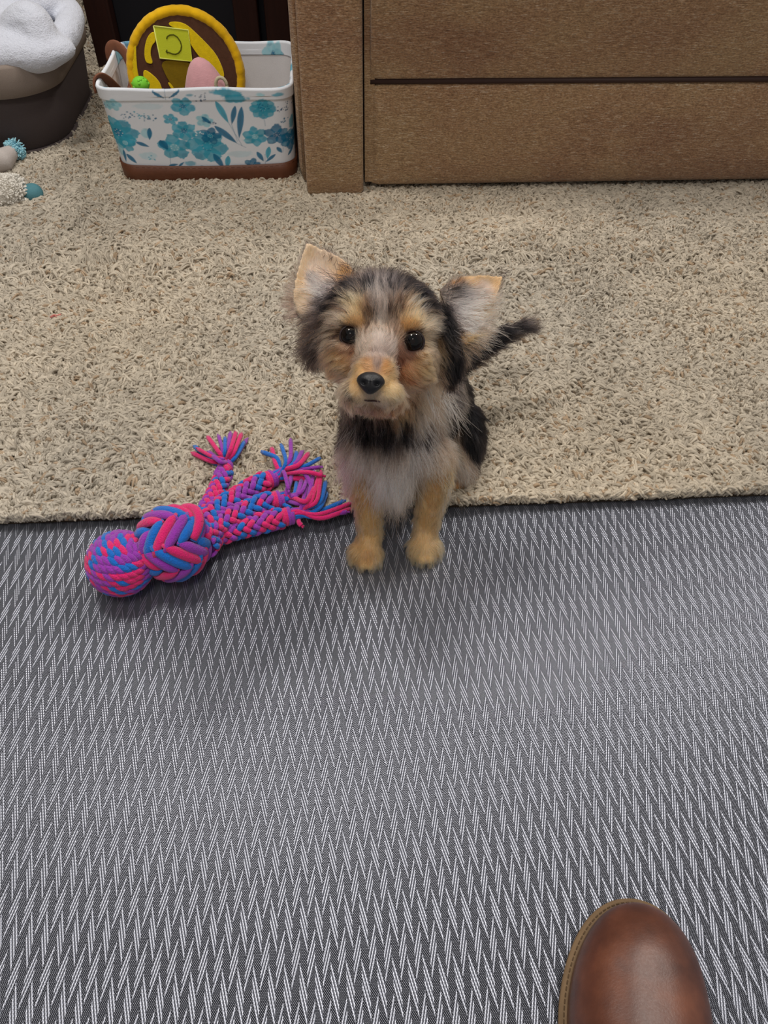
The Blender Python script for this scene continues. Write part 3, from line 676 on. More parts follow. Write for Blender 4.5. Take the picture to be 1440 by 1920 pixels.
def build_rope_toy():
    B = atz(226, 1056, .034); K = atz(325, 1018, .039)
    ax = nrm(np.array([K[0] - B[0], K[1] - B[1], 0]))
    s = empty('rope_toy', (float(B[0]), float(B[1]), 0), 'pink, blue and purple braided rope toy with a ball and four tassels', 'pet toy')
    rng = np.random.default_rng(3)
    side = np.cross(np.array([0, 0, 1.]), ax); up = np.array([0, 0, 1.])
    # ball: rows of slanted yarn wraps running round the toy axis
    Rb = .0305; m = MB(); m.ball(B, Rb - .002, 3, nu=32, nv=20); rows = 17; q = 0
    pole = nrm(ax * .75 + side * -.3 + up * .55); e1 = nrm(np.cross(pole, [0, 0, 1.])); e2 = np.cross(pole, e1)
    for i in range(rows):
        th = PI * (i + .5) / rows; r = math.sin(th) * Rb; nn = max(3, int(round(2 * PI * r / .0088)))
        for j in range(nn):
            a = 2 * PI * (j + .5 * (i % 2) + rng.uniform(-.08, .08)) / nn
            nr = math.cos(th) * pole + math.sin(th) * (math.cos(a) * e1 + math.sin(a) * e2)
            tn = nrm(-math.sin(a) * e1 + math.cos(a) * e2); mer = np.cross(nr, tn)
            d = nrm(tn + mer * .42); plump(m, B + nr * Rb, d, nr, .0160, .0034, int(rng.choice([0, 1, 2], p=[.31, .27, .42])), .0012)
    m.build('ball', YARN, s)
    # monkey fist knot: fat chevron wraps in six bands round the axis
    Rk = .0355; m = MB(); m.ball(K, Rk - .004, 3, nu=32, nv=20)
    bands = 8; nl = 8; cnt = 0
    for bi in range(bands):
        for l in range(nl):
            th = PI * (l + .7) / (nl + .4); a = 2 * PI * (bi + .5) / bands
            nr = math.cos(th) * ax + math.sin(th) * (math.cos(a) * side + math.sin(a) * up)
            tn = nrm(-math.sin(a) * side + math.cos(a) * up); mer = nrm(np.cross(nr, tn))
            sgn = 1 if bi % 2 else -1; d = nrm(tn * .72 + mer * sgn * .70)
            wd = 2 * PI * Rk * math.sin(th) / bands
            plump(m, K + nr * (Rk - .001), d, nr, max(.014, wd * 1.75), .0054, (l + bi) % 3, .0035, 11)
    # two strands crossing over where the tails leave
    for k_, (dz, cc) in enumerate(((.35, 0), (.9, 1), (-.2, 2))):
        a = np.linspace(-1.2, 1.2, 14); P = [K + ax * Rk * .86 + side * math.sin(q) * .022 + up * (.016 + .012 * math.cos(q) * (1 + dz * .3) - .004 * k_) - ax * (1 - math.cos(q)) * .02 for q in a]
        m.tube(P, .0048, 8, cc)
    m.build('knot', YARN, s)
    # braided tails
    def spline(pts, n):
        pts = np.array(pts, float); t = np.linspace(0, 1, len(pts)); q = np.linspace(0, 1, n); C = np.column_stack([np.interp(q, t, pts[:, i]) for i in range(3)])
        for _ in range(max(2, n // 6)): C[1:-1] = (C[:-2] + 2 * C[1:-1] + C[2:]) / 4
        return C
    def braid(path, r, tips, nst=12):
        C = spline(path, 60); d = np.linalg.norm(np.diff(C, axis=0), axis=1).sum(); steps = int(d / .0052); m = MB()
        m.tube(C, r * .8, 8, 3)
        cum = np.concatenate([[0], np.cumsum(np.linalg.norm(np.diff(C, axis=0), axis=1))])
        for i in range(steps):
            q = (i + .5) / steps * cum[-1]; p = np.array([np.interp(q, cum, C[:, k]) for k in range(3)]); p2 = np.array([np.interp(min(cum[-1], q + .001), cum, C[:, k]) for k in range(3)]); p1 = np.array([np.interp(max(0, q - .001), cum, C[:, k]) for k in range(3)])
            t = nrm(p2 - p1); sd = nrm(np.cross(t, [0, 0, 1.])); u = np.cross(sd, t)
            for j in range(6):
                a = 2 * PI * (j + .5 * (i % 2)) / 6; nr = math.cos(a) * sd + math.sin(a) * u; tn = -math.sin(a) * sd + math.cos(a) * u
                sg = 1 if j % 2 else -1
                plump(m, p + nr * r * rng.uniform(.9, 1.05), nrm(t * .8 + tn * .62 * sg), nr, .0115, .0033, int(rng.choice([0, 1, 2], p=[.33, .3, .37])), .0010, 7)
        br = m.build('braid', YARN, s)
        # binding at the end of the braid
        t = nrm(C[-1] - C[-4]); m = MB(); sd = nrm(np.cross(t, [0, 0, 1.])); u = np.cross(sd, t)
        P = [C[-1] + t * (.001 + .0105 * q) + (sd * math.cos(q * 2 * PI * 3.2) + u * math.sin(q * 2 * PI * 3.2)) * r * .82 for q in np.linspace(0, 1, 44)]
        m.tube(P[:24], .0024, 7, 0); m.tube(P[22:], .0024, 7, 2); m.tube([C[-1], C[-1] + t * .012], r * .7, 10, 3); m.build('binding', YARN, br)
        # tassel yarns
        m = MB(); o = C[-1] + t * .008
        for i, tp in enumerate(tips):
            col, pts = tp[0], tp[1]; a = 2 * PI * i / len(tips); st = o + (sd * math.cos(a) + u * math.sin(a)) * r * .5
            P = spline([st, st + t * .010 + (0, 0, .001)] + [np.array(q) for q in pts], 18); m.tube(P, np.linspace(.0023, .0027, 18) * rng.uniform(.85, 1.1), 7, col)
            e = P[-1]; te = nrm(P[-1] - P[-3])
            for _ in range(3): m.tube([e, e + nrm(te + rng.normal(0, .25, 3)) * .0035], [.0013, .0007], 5, col)
        m.build('tassel', YARN, br)
    def Z(px, py, z): return atz(px, py, z)
    zc = .024
    k0 = K + ax * .030
    # tail 1, fans up and left
    T = [(1, (366, 838), (395, 862), .02), (0, (362, 850), (400, 868), .022), (1, (385, 860), (410, 872), .018), (0, (372, 842), (400, 858), .03), (2, (392, 848), (412, 862), .026), (0, (390, 820), (412, 850), .03), (2, (410, 818), (418, 845), .03), (1, (422, 822), (422, 846), .032), (2, (432, 814), (428, 842), .03), (0, (442, 812), (432, 845), .034), (0, (452, 815), (438, 850), .03), (1, (457, 830), (440, 860), .025), (2, (462, 825), (444, 855), .02), (2, (400, 856), (415, 868), .034)]
    braid([k0 + side * .006, Z(388, 955, .030), Z(402, 930, .027), Z(416, 898, .024), Z(420, 884, .022)], .0083, [(c, [Z(m_[0], m_[1], h + .004), Z(e[0], e[1], h)]) for c, e, m_, h in T])
    # tail 2, fans right and up
    T = [(1, (493, 848), (522, 858), .03), (0, (510, 842), (516, 868), .028), (1, (528, 836), (538, 866), .034), (2, (545, 826), (546, 862), .034), (1, (556, 850), (550, 872), .03), (2, (566, 848), (556, 870), .03), (0, (577, 852), (560, 874), .034), (1, (598, 860), (574, 874), .03), (2, (600, 876), (565, 880), .028), (0, (605, 892), (576, 884), .034), (2, (586, 916), (570, 880), .03), (0, (592, 940), (584, 895), .024), (1, (545, 892), (528, 896), .022), (2, (541, 918), (532, 880), .036), (0, (600, 930), (590, 900), .022)]
    braid([k0, Z(400, 960, .034), Z(440, 935, .028), Z(475, 913, .027), Z(497, 903, .026)], .0098, [(c, [Z(m_[0], m_[1], h + .006), Z(e[0], e[1], h)]) for c, e, m_, h in T])
    # tail 3
    T = [(2, (548, 890), (536, 925), .026), (1, (560, 920), (535, 938), .022), (0, (572, 925), (550, 936), .022), (1, (545, 952), (530, 946), .02), (2, (566, 900), (556, 935), .026), (0, (588, 915), (575, 945), .03), (2, (575, 900), (566, 925), .03), (1, (556, 905), (552, 930), .024), (0, (540, 936), (528, 940), .02), (2, (580, 940), (560, 945), .024)]
    braid([k0 - side * .006, Z(408, 985, .030), Z(450, 962, .026), Z(488, 945, .025), Z(508, 940, .024)], .0098, [(c, [Z(m_[0], m_[1], h + .004), Z(e[0], e[1], h)]) for c, e, m_, h in T])
    # tail 4, long yarns curling round to the right
    T = [(1, (645, 940), (592, 962), .016), (1, (652, 948), (590, 972), .014), (0, (657, 944), (598, 966), .018), (0, (656, 954), (600, 975), .014), (2, (650, 960), (604, 966), .014), (2, (630, 962), (590, 966), .014), (0, (602, 886), (596, 945), .03), (1, (610, 905), (602, 945), .026), (0, (598, 890), (584, 945), .03), (2, (588, 885), (578, 940), .03), (0, (565, 985), (560, 980), .014), (1, (612, 925), (600, 955), .022), (2, (580, 900), (566, 945), .026)]
    braid([k0 - side * .014 - np.array([0, 0, .006]), Z(400, 1003, .022), Z(440, 994, .019), Z(485, 982, .018), Z(528, 971, .018)], .0098, [(c, [Z(m_[0], m_[1], h + .002), Z(e[0], e[1], h)]) for c, e, m_, h in T])
build_rope_toy()

# ================================================================== SHOE
def build_shoe():
    lea = NT('chestnut_leather'); n1 = lea.noise(lea.pos(), 28, 4); n2 = lea.noise(lea.pos(), 700, 3)
    col = lea.ramp(n1, [(.3, rgba((70, 38, 28))), (.5, rgba((92, 52, 37))), (.72, rgba((116, 68, 47)))])
    lea.set('Base Color', col); lea.set('Roughness', lea.m('MULTIPLY_ADD', n2, .2, .30)); lea.set('Specular IOR Level', .5); lea.set('Coat Weight', .25); lea.set('Coat Roughness', .35); lea.bump(n2, .25, .0006); lea = lea.mat
    weltm = NT('welt_rubber'); f = weltm.noise(weltm.pos((1, 1, 30)), 60, 3); weltm.set('Base Color', weltm.mix(f, rgba((92, 72, 50)), rgba((138, 112, 82)))); weltm.set('Roughness', .8); weltm = weltm.mat
    dark = plain('dark_sole', (44, 34, 28), .8)
    tip = np.array([.2085, .1365]); yaw = math.radians(SHOE_YAW); fwd = np.array([math.sin(yaw), math.cos(yaw)]); rt = np.array([math.cos(yaw), -math.sin(yaw)])
    Ls = .255
    # station: distance back from the tip, half width left, half width right
    st = np.array([(0, 0, 0), (.0015, .009, .010), (.005, .0175, .018), (.012, .0265, .0265), (.022, .0345, .0335), (.036, .0415, .0390), (.055, .047, .0430), (.075, .0495, .0455), (.095, .049, .0455), (.13, .041, .040), (.17, .034, .035), (.21, .034, .034), (.235, .030, .030), (.25, .018, .018), (.255, 0, 0)])
    q = np.concatenate([np.linspace(0, 1, 22) ** 2 * .055, np.linspace(.06, .235, 26), .255 - np.linspace(1, 0, 10) ** 2 * .02])
    wl = np.interp(q, st[:, 0], st[:, 1]); wr = np.interp(q, st[:, 0], st[:, 2])
    for a in (wl, wr):
        for _ in range(2): a[1:-1] = (a[:-2] + 2 * a[1:-1] + a[2:]) / 4
    wl *= 1.045; wr *= 1.045
    B0 = np.array([tip - fwd * q[k] - rt * wl[k] for k in range(len(q))] + [tip - fwd * q[k] + rt * wr[k] for k in range(1, len(q) - 1)][::-1])
    # even spacing and rounding of the plan outline
    cl = np.vstack([B0, B0[:1]]); dd = np.concatenate([[0], np.cumsum(np.linalg.norm(np.diff(cl, axis=0), axis=1))]); NO = 150
    B0 = np.column_stack([np.interp(np.linspace(0, dd[-1], NO, endpoint=False), dd, cl[:, k]) for k in range(2)])
    for _ in range(8): B0 = (np.roll(B0, 1, 0) + 2 * B0 + np.roll(B0, -1, 0)) / 4
    tg_ = np.roll(B0, -1, 0) - np.roll(B0, 1, 0); on = nrm(np.column_stack([tg_[:, 1], -tg_[:, 0]])); on = on if (on[0] @ fwd) > 0 else -on
    def outline(grow, z): return np.column_stack([B0 + on * grow, np.full(NO, z)])
    s = empty('shoe', (float(tip[0] - fwd[0] * .12), float(tip[1] - fwd[1] * .12), 0), 'brown leather shoe with a tan welt on the grey mat, toe pointing at the puppy', 'shoe')
    def slab(rings, name, m, p=s, sm=True):
        b = MB(); G = np.array(rings); b.grid(G.transpose(1, 0, 2), closeu=True); b.add(G[0], [tuple(range(G.shape[1]))]); b.add(G[-1], [tuple(range(G.shape[1]))[::-1]]); return b.build(name, m, p, smooth=sm)
    slab([outline(-.003, .0005), outline(.0005, .002), outline(.001, .009), outline(0, .0095)], 'sole', dark)
    w = slab([outline(-.001, .0096), outline(.0018, .0102), outline(.0022, .013), outline(.0016, .0150), outline(-.004, .0155)], 'welt', weltm)
    b = MB(); P = outline(-.0012, .0157)
    for i in range(0, len(P) - 1):
        d = P[(i + 1) % len(P)] - P[i]; L = np.linalg.norm(d); k = max(1, int(L / .0032))
        for j in range(k): a = P[i] + d * (j + .15) / k; c = P[i] + d * (j + .8) / k; b.tube([a, c], .00045, 5)
    b.build('stitching', plain('welt_stitch', (92, 72, 50), .8), w)
    # upper: a dome over the plan outline, its ridge rising toward the ankle
    hq = [0, .02, .04, .06, .09, .12, .15, .17, .26]; hv = [.028, .034, .039, .043, .051, .063, .080, .086, .080]
    pl = B0 - on * .0034; qi = -(pl - tip) @ fwd; qa = np.clip(qi, .050, .225); ax_ = tip - fwd * qa[:, None]
    rings = []
    for th in np.linspace(0, PI / 2, 22):
        c_, s_ = math.cos(th) ** .62, math.sin(th) ** .95
        p = ax_ + (pl - ax_) * c_ * (1 + .05 * math.sin(min(PI, th * 2.6))); qe = qa * (1 - c_) + qi * c_
        rings.append(np.column_stack([p, .0140 + np.interp(qe, hq, hv) * s_]))
    G = np.array(rings); b = MB(); b.grid(G.transpose(1, 0, 2), closeu=True); up = b.build('upper', lea, s)
    # ankle collar and padded opening
    cen = tip - fwd * .195
    b = MB(); A = np.linspace(0, 2 * PI, 41)
    for r0, z, r1 in (): pass
    C = np.array([[np.append(cen + fwd * (math.cos(a) * (.050 + g)) + rt * (math.sin(a) * (.033 + g)), z + .004 * math.cos(a)) for a in A[:-1]] for g, z in ((.001, .070), (.003, .088), (.002, .100), (-.002, .103), (-.005, .100), (-.006, .075))])
    b.grid(C.transpose(1, 0, 2), closeu=True); b.build('collar', lea, s)
    b = MB(); C = np.array([np.append(cen + fwd * (math.cos(a) * .044) + rt * (math.sin(a) * .027), .090) for a in A[:-1]]); b.add(C, [tuple(range(40))]); b.build('lining', plain('shoe_lining', (50, 38, 30), .9), s)
SHOE_YAW = 17.0
build_shoe()
# ================================================================== PUPPY
def build_puppy():
    s = empty('puppy', (.06, .53, 0), 'small black and tan long haired puppy sitting on the carpet edge, looking up', 'dog')
    HC = atY(714, 622, .525); D0 = float((HC - CAM) @ FW)
    def H(px, py, z): return CAM + ray(px, py) * (D0 - z)
    X = CR * math.cos(math.radians(5.4)) - CU * math.sin(math.radians(5.4)); Y = np.cross(CB, X)
    AX = np.array([X, Y, CB])                       # head-aligned axes for ellipsoids
    m = MB()
    def ell(c, r, ax=AX): m.ball(c, r, 0, ax, 24, 16)
    def chain(pts, n=14):
        pts = np.array(pts, float); t = np.linspace(0, 1, len(pts)); q = np.linspace(0, 1, n)
        for i in range(n): m.ball([np.interp(q[i], t, pts[:, k]) for k in range(3)], float(np.interp(q[i], t, pts[:, 3])), nu=16, nv=10)
    # skull, brow, cheeks, muzzle
    ell(H(716, 604, .000), (.0445, .0375, .038)); ell(H(714, 648, .010), (.033, .029, .030))
    for px, py in ((662, 603), (768, 611)): ell(H(px, py, .0275), (.0135, .0085, .0105))
    for px, py in ((650, 651), (778, 664)): ell(H(px, py, .0235), (.0115, .0065, .0085))
    for px, py in ((656, 662), (770, 676)): ell(H(px, py, .009), (.0190, .0215, .019))
    ell(H(707, 665, .034), (.016, .022, .020)); ell(H(702, 700, .046), (.0165, .0155, .020)); ell(H(698, 712, .055), (.0135, .0115, .013))
    for px, py in ((676, 732), (722, 736)): ell(H(px, py, .046), (.0135, .0115, .013))
    ell(H(700, 755, .036), (.015, .0070, .013)); ell(H(704, 746, .022), (.024, .012, .022))
    ell(H(836, 636, -.018), (.016, .036, .018)); ell(H(612, 628, -.018), (.014, .024, .018))
    # neck and trunk
    nk = HC - CB * .020
    chain([(*(nk), .038), (.048, .548, .185, .038), (.050, .550, .150, .044), (.048, .540, .118, .044)])
    chain([(.048, .538, .120, .044), (.066, .580, .115, .046), (.088, .625, .090, .050), (.098, .650, .058, .052)])
    chain([(.048, .530, .105, .036), (.052, .545, .070, .030)], 6)
    # haunches, hind feet
    ell((.132, .612, .046), (.026, .046, .044), np.eye(3)); ell((.046, .640, .046), (.026, .046, .044), np.eye(3))
    for x, y in ((.124, .590), (.040, .600)): ell((x, y, .014), (.015, .034, .013), np.eye(3))
    # fore legs
    Lw = H(700, 985, 0)
    chain([(.030, .520, .105, .020), (.024, .508, .080, .0165), (.0245, .498, .050, .0125), (.0255, .493, .026, .0115), (.0225, .484, .0145, .0125)])
    chain([(.086, .524, .105, .021), (.091, .510, .080, .0165), (.0865, .500, .050, .0125), (.0835, .495, .026, .0115), (.0825, .487, .0145, .0125)])
    for cx, cy, sp in ((.0205, .4745, -.15), (.0822, .4785, .05)):
        ell((cx, cy + .004, .0120), (.0175, .0140, .0120), np.eye(3))
        for k, (dx, dy) in enumerate(((-.0110, .0005), (-.0040, -.0062), (.0040, -.0065), (.0108, -.0005))):
            a = sp * .6; ell((cx + dx * math.cos(a) + .0, cy + dy + dx * math.sin(a), .0078), (.0058, .0090, .0078), np.eye(3))
    # tail
    tl = [atY(862, 675, .668), atY(900, 655, .69), atY(945, 628, .705), atY(985, 612, .715)]
    chain([(.105, .665, .085, .018)] + [(*p, r) for p, r in zip(tl, (.0115, .0090, .0068, .0045))], 20)
    # ears: cupped shells, thick enough to join the head skin
    def ear(A_, B_, T_, z_A, z_B, z_T, out, cup, pw=2.1):
        A, B, T = H(*A_, z_A), H(*B_, z_B), H(*T_, z_T); n = nrm(np.cross(B - A, T - A)); n = n if n @ CB > 0 else -n
        ns, nt = 18, 14; G1 = []; G2 = []
        for i in range(ns):
            q = i / (ns - 1); r1 = []; r2 = []
            for j in range(nt):
                t = j / (nt - 1); w = (1 - q ** pw)
                mid = (A + B) / 2 * (1 - q) + T * q
                hv = (B - A) / 2; p = mid + hv * (2 * t - 1) * max(w, .02) * (1 + .10 * math.sin(q * PI)) + (out[0] * (2 * t - 1) * math.sin(q * PI)) * hv
                p = p - n * cup * (1 - (2 * t - 1) ** 2) * math.sin(min(1, q * .8 + .25) * PI) ** .7
                th = .0021 * (1 - .25 * q)
                r1.append(p + n * th); r2.append(p - n * th)
            G1.append(r1); G2.append(r2)
        G1 = np.array(G1); G2 = np.array(G2)
        V = np.concatenate([G1.reshape(-1, 3), G2.reshape(-1, 3)]); N = ns * nt; F = []
        for i in range(ns - 1):
            for j in range(nt - 1):
                a = i * nt + j; F.append((a, a + 1, a + nt + 1, a + nt)); F.append((N + a, N + a + nt, N + a + nt + 1, N + a + 1))
        bd = [j for j in range(nt)] + [i * nt + nt - 1 for i in range(1, ns)] + [(ns - 1) * nt + j for j in range(nt - 2, -1, -1)] + [i * nt for i in range(ns - 2, 0, -1)]
        for a, b in zip(bd, bd[1:] + bd[:1]): F.append((a, N + a, N + b, b))
        m.add(V, F); return n, G1
    nL, gL = ear((562, 600), (672, 534), (574, 455), .004, -.006, .000, (.06,), .012, 1.7)
    nR, gR = ear((822, 546), (872, 652), (944, 518), -.006, .004, .000, (.10,), .012, 1.45)
    body = solid(m, .0017, 6, .5)
    bV = np.concatenate(body.v); tree = BVHTree.FromPolygons([Vector(v) for v in bV], body.f)
    EYES = [(H(657, 629, .0285), .0082, H(657, 627, .05)), (H(774, 640, .0285), .0089, None)]
    NOSE = H(695, 716, .0655)

    # ---- coat guides: place in the picture, colour, flow (image right/down), length mm, lift, second colour, its share
    BLK = (26, 24, 27); TAN = (214, 160, 104); GLD = (226, 180, 134); SIL = (188, 181, 174); GRY = (122, 115, 110); PCH = (242, 212, 178)
    def G(px, py, c, fx, fy, L, lift, c2=None, k=.15): return (px, py, c, fx, fy, L, lift, c2 if c2 else c, k)
    g = [
     # forehead
     G(712, 600, (176, 160, 150), 0, -1, 14, .25, GRY, .2), G(712, 570, (160, 150, 144), 0, -1, 16, .3, GRY, .35), G(712, 545, (134, 128, 126), -.1, -1, 16, .3, BLK, .35), G(735, 530, (110, 106, 108), .2, -1, 18, .35, BLK, .4), G(690, 530, (110, 106, 108), -.2, -1, 18, .35, BLK, .4),
     G(690, 590, (120, 96, 76), -.1, -1, 15, .25, (60, 44, 34), .5), G(745, 588, (120, 98, 80), .2, -1, 15, .25, (60, 44, 34), .5), G(730, 610, (170, 146, 128), .2, -1, 11, .25, (70, 52, 40), .3), G(695, 612, (180, 152, 130), -.1, -1, 11, .25, (80, 60, 44), .25),
     # brows
     G(672, 600, (206, 158, 108), -.3, -1, 10, .3, GLD, .3), G(665, 578, (216, 184, 142), -.7, -.8, 14, .35, BLK, .12), G(640, 590, (196, 172, 144), -1, -.1, 16, .35, (90, 72, 58), .3), G(625, 610, (184, 162, 138), -1, .25, 18, .35, (70, 56, 48), .35), G(635, 622, (170, 140, 112), -1, .3, 12, .3, (70, 56, 48), .3),
     G(770, 606, (208, 156, 104), .2, -1, 10, .3, GLD, .3), G(775, 582, (218, 182, 142), .6, -.9, 14, .35, SIL, .3), G(800, 600, (206, 180, 150), 1, -.1, 16, .3, (90, 72, 58), .2), G(815, 622, (200, 172, 140), 1, .35, 16, .3, (110, 88, 68), .25), G(810, 650, (196, 164, 126), .9, .8, 14, .3, (110, 84, 60), .2),
     # black bands
     G(640, 552, (30, 28, 33), -1, -.1, 18, .25, GRY, .1), G(622, 572, BLK, -1, .2, 18, .3), G(612, 565, BLK, -1, .3, 18, .35), G(662, 538, (40, 38, 43), -.7, -.4, 18, .3, GRY, .25), G(602, 590, (66, 58, 56), -1, .5, 20, .4, (150, 130, 112), .35), G(592, 620, (96, 80, 70), -1, .7, 22, .4, (170, 146, 122), .4), G(590, 650, (44, 38, 38), -.8, 1, 22, .4, (120, 104, 92), .3), G(598, 676, BLK, -.7, .9, 16, .35),
     G(775, 548, (32, 30, 35), .8, -.2, 18, .25, GRY, .15), G(792, 566, BLK, .9, 0, 16, .25), G(805, 558, BLK, .9, .2, 16, .3), G(830, 585, BLK, .7, .8, 16, .3, (60, 56, 58), .2), G(840, 610, BLK, .4, 1, 18, .2), G(845, 640, BLK, .5, 1, 20, .2), G(848, 670, BLK, .5, 1, 20, .2), G(850, 660, BLK, .3, 1, 18, .3), G(848, 700, BLK, .4, 1, 18, .3, GRY, .12), G(752, 534, (44, 42, 47), .4, -.8, 16, .3, GRY, .3),
     # bridge and muzzle
     G(708, 635, (196, 178, 168), .0, -1, 6, .2, SIL, .3), G(690, 640, (190, 170, 156), -.5, -.9, 6, .2), G(726, 644, (186, 168, 158), .6, -.8, 7, .2), G(706, 660, (168, 150, 142), 0, -1, 5, .15, GRY, .3), G(708, 680, (134, 114, 104), 0, -.6, 4, .12), G(690, 684, (186, 140, 98), -.5, -.2, 5, .12), G(724, 688, (200, 148, 98), .5, -.2, 5, .12),
     G(672, 705, (234, 188, 134), -1, .3, 4, .2, GLD, .3), G(665, 730, (234, 194, 146), -.8, .7, 6, .25, (200, 176, 150), .3), G(725, 720, (236, 198, 146), .9, .3, 4, .2, GLD, .3), G(735, 738, (230, 198, 152), .8, .7, 6, .25, (196, 176, 150), .3), G(695, 745, (188, 170, 152), 0, 1, 4, .15, (140, 124, 112), .3), G(680, 750, (206, 178, 146), -.3, 1, 5, .15), G(715, 752, (200, 176, 150), .3, 1, 5, .15),
     G(700, 765, (160, 132, 108), 0, .6, 5, .15, (110, 84, 66), .3), G(665, 760, (150, 118, 92), -.5, .9, 7, .2, (80, 58, 46), .3), G(738, 765, (170, 128, 96), .3, 1, 8, .2, (110, 72, 52), .3),
     # under the eyes, cheeks
     G(650, 655, (172, 134, 108), -.6, .5, 5, .15, (110, 76, 62), .3), G(640, 680, (212, 162, 116), -1, .4, 9, .2, (190, 150, 120), .3), G(625, 705, (176, 140, 112), -.8, .8, 12, .25, (130, 116, 106), .4), G(612, 680, (160, 138, 118), -.8, .8, 14, .3, (90, 80, 72), .4), G(640, 730, (186, 158, 130), -.6, 1, 13, .25, (140, 124, 112), .3), G(630, 752, (150, 130, 112), -.5, 1, 14, .25, (70, 60, 54), .4),
     G(762, 665, (140, 104, 86), .5, .7, 4, .12, (110, 70, 56), .3), G(748, 680, (140, 96, 76), .4, .9, 5, .12, (90, 60, 50), .3), G(790, 680, (214, 168, 122), 1, .3, 9, .2, (200, 160, 124), .3), G(765, 700, (200, 144, 104), .8, .6, 8, .2, (150, 92, 66), .3), G(772, 728, (186, 144, 114), .8, .8, 11, .25, (150, 128, 114), .3), G(812, 680, (190, 160, 128), .9, .6, 12, .25, (120, 100, 84), .3), G(822, 715, (150, 134, 122), .7, .9, 15, .3, (100, 90, 84), .3),
     G(798, 742, (164, 140, 118), .6, 1, 17, .3, (210, 200, 188), .3), G(825, 750, (196, 188, 176), .8, .9, 24, .35, BLK, .28), G(790, 772, (170, 154, 138), .5, 1, 22, .3, (70, 60, 54), .3), G(762, 768, (190, 140, 98), .3, 1, 14, .25, (150, 120, 96), .3), G(846, 735, (160, 152, 146), .8, .9, 22, .3, BLK, .5),
     # throat and chest
     G(640, 790, (34, 30, 32), -.5, 1, 24, .2, SIL, .25), G(620, 800, (38, 34, 36), -.6, 1, 22, .25, (150, 142, 138), .25), G(680, 795, (34, 29, 31), -.1, 1, 26, .2, SIL, .16), G(720, 798, (38, 32, 34), 0, 1, 26, .2, SIL, .12), G(760, 798, (34, 30, 32), .2, 1, 26, .2, SIL, .2), G(800, 805, (50, 46, 48), .4, 1, 26, .2, SIL, .3), G(840, 790, (30, 28, 30), .4, 1, 22, .2, SIL, .12),
     G(640, 840, (140, 130, 120), -.5, 1, 34, .3, (226, 222, 218), .48), G(620, 850, (140, 130, 126), -.7, 1, 28, .35, (186, 180, 176), .3), G(680, 840, (142, 130, 120), -.15, 1, 30, .25, (228, 224, 220), .48), G(720, 840, (146, 132, 122), 0, 1, 32, .2, (228, 224, 220), .48), G(760, 840, (146, 133, 122), .1, 1, 32, .2, (228, 224, 220), .48), G(800, 840, (146, 134, 123), .25, 1, 30, .25, (228, 224, 220), .48), G(840, 830, (176, 146, 116), .3, 1, 26, .25, (190, 180, 170), .3), G(865, 850, (166, 146, 126), .4, 1, 28, .3, (218, 212, 208), .35),
     G(640, 880, (156, 148, 140), -.5, 1, 20, .3, (190, 186, 182), .3), G(720, 890, (202, 195, 186), 0, 1, 44, .25, (222, 219, 214), .35), G(745, 900, (206, 199, 190), .1, 1, 42, .2, (222, 219, 214), .35), G(705, 900, (198, 190, 186), .1, 1, 32, .2, (222, 219, 214), .3), G(730, 930, (208, 203, 196), .05, 1, 20, .2, (224, 221, 216), .3), G(860, 880, (170, 158, 146), .3, 1, 24, .3, (200, 196, 190), .35), G(880, 870, (110, 102, 98), .5, 1, 22, .3, (214, 208, 204), .35),
     # fore legs
     G(688, 890, (196, 148, 98), -.1, 1, 9, .12, GLD, .2), G(668, 930, (208, 160, 110), -.5, 1, 9, .3), G(690, 930, (214, 164, 108), 0, 1, 8, .12, GLD, .3), G(712, 940, (206, 164, 112), .4, 1, 9, .2, GLD, .3), G(697, 970, (212, 168, 114), 0, 1, 7, .12, GLD, .3), G(720, 985, (206, 168, 122), .6, .8, 9, .25, GLD, .3), G(690, 1010, (222, 180, 126), -.2, 1, 7, .12, PCH, .3), G(665, 1035, (212, 166, 114), -.6, .8, 9, .3, GLD, .3), G(690, 1045, (212, 164, 112), -.1, 1, 8, .25, GLD, .4), G(712, 1045, (228, 188, 138), .3, 1, 9, .3, PCH, .3), G(683, 1065, (226, 188, 136), -.2, 1, 6, .15, PCH, .4),
     G(825, 890, (190, 148, 102), .1, 1, 9, .12, SIL, .2), G(815, 930, (200, 156, 106), 0, 1, 8, .12, GLD, .3), G(840, 920, (196, 160, 116), .4, 1, 11, .25, SIL, .3), G(800, 970, (212, 168, 116), -.1, 1, 8, .12, GLD, .3), G(775, 960, (200, 162, 120), -.6, .8, 10, .25, GLD, .3), G(822, 985, (212, 168, 120), .5, 1, 9, .3), G(797, 1005, (228, 188, 138), 0, 1, 7, .12, PCH, .35), G(780, 1030, (230, 190, 140), -.5, 1, 9, .3, PCH, .35), G(800, 1045, (230, 192, 140), 0, 1, 7, .15, PCH, .4), G(818, 1025, (230, 192, 142), .5, 1, 9, .3, PCH, .35),
     # flank
     G(872, 720, BLK, .1, 1, 12, .15), G(882, 780, BLK, .1, 1, 12, .15), G(880, 830, BLK, .2, 1, 14, .18), G(892, 850, BLK, .4, 1, 14, .25), G(860, 770, BLK, .1, 1, 16, .15),
     # tail
     G(890, 655, BLK, 1, -.45, 16, .22), G(930, 635, BLK, 1, -.45, 18, .25), G(965, 618, (50, 46, 46), 1, -.35, 22, .25, GRY, .3), G(985, 610, (70, 64, 62), 1, -.25, 24, .2, GRY, .4),
     # left ear, open side
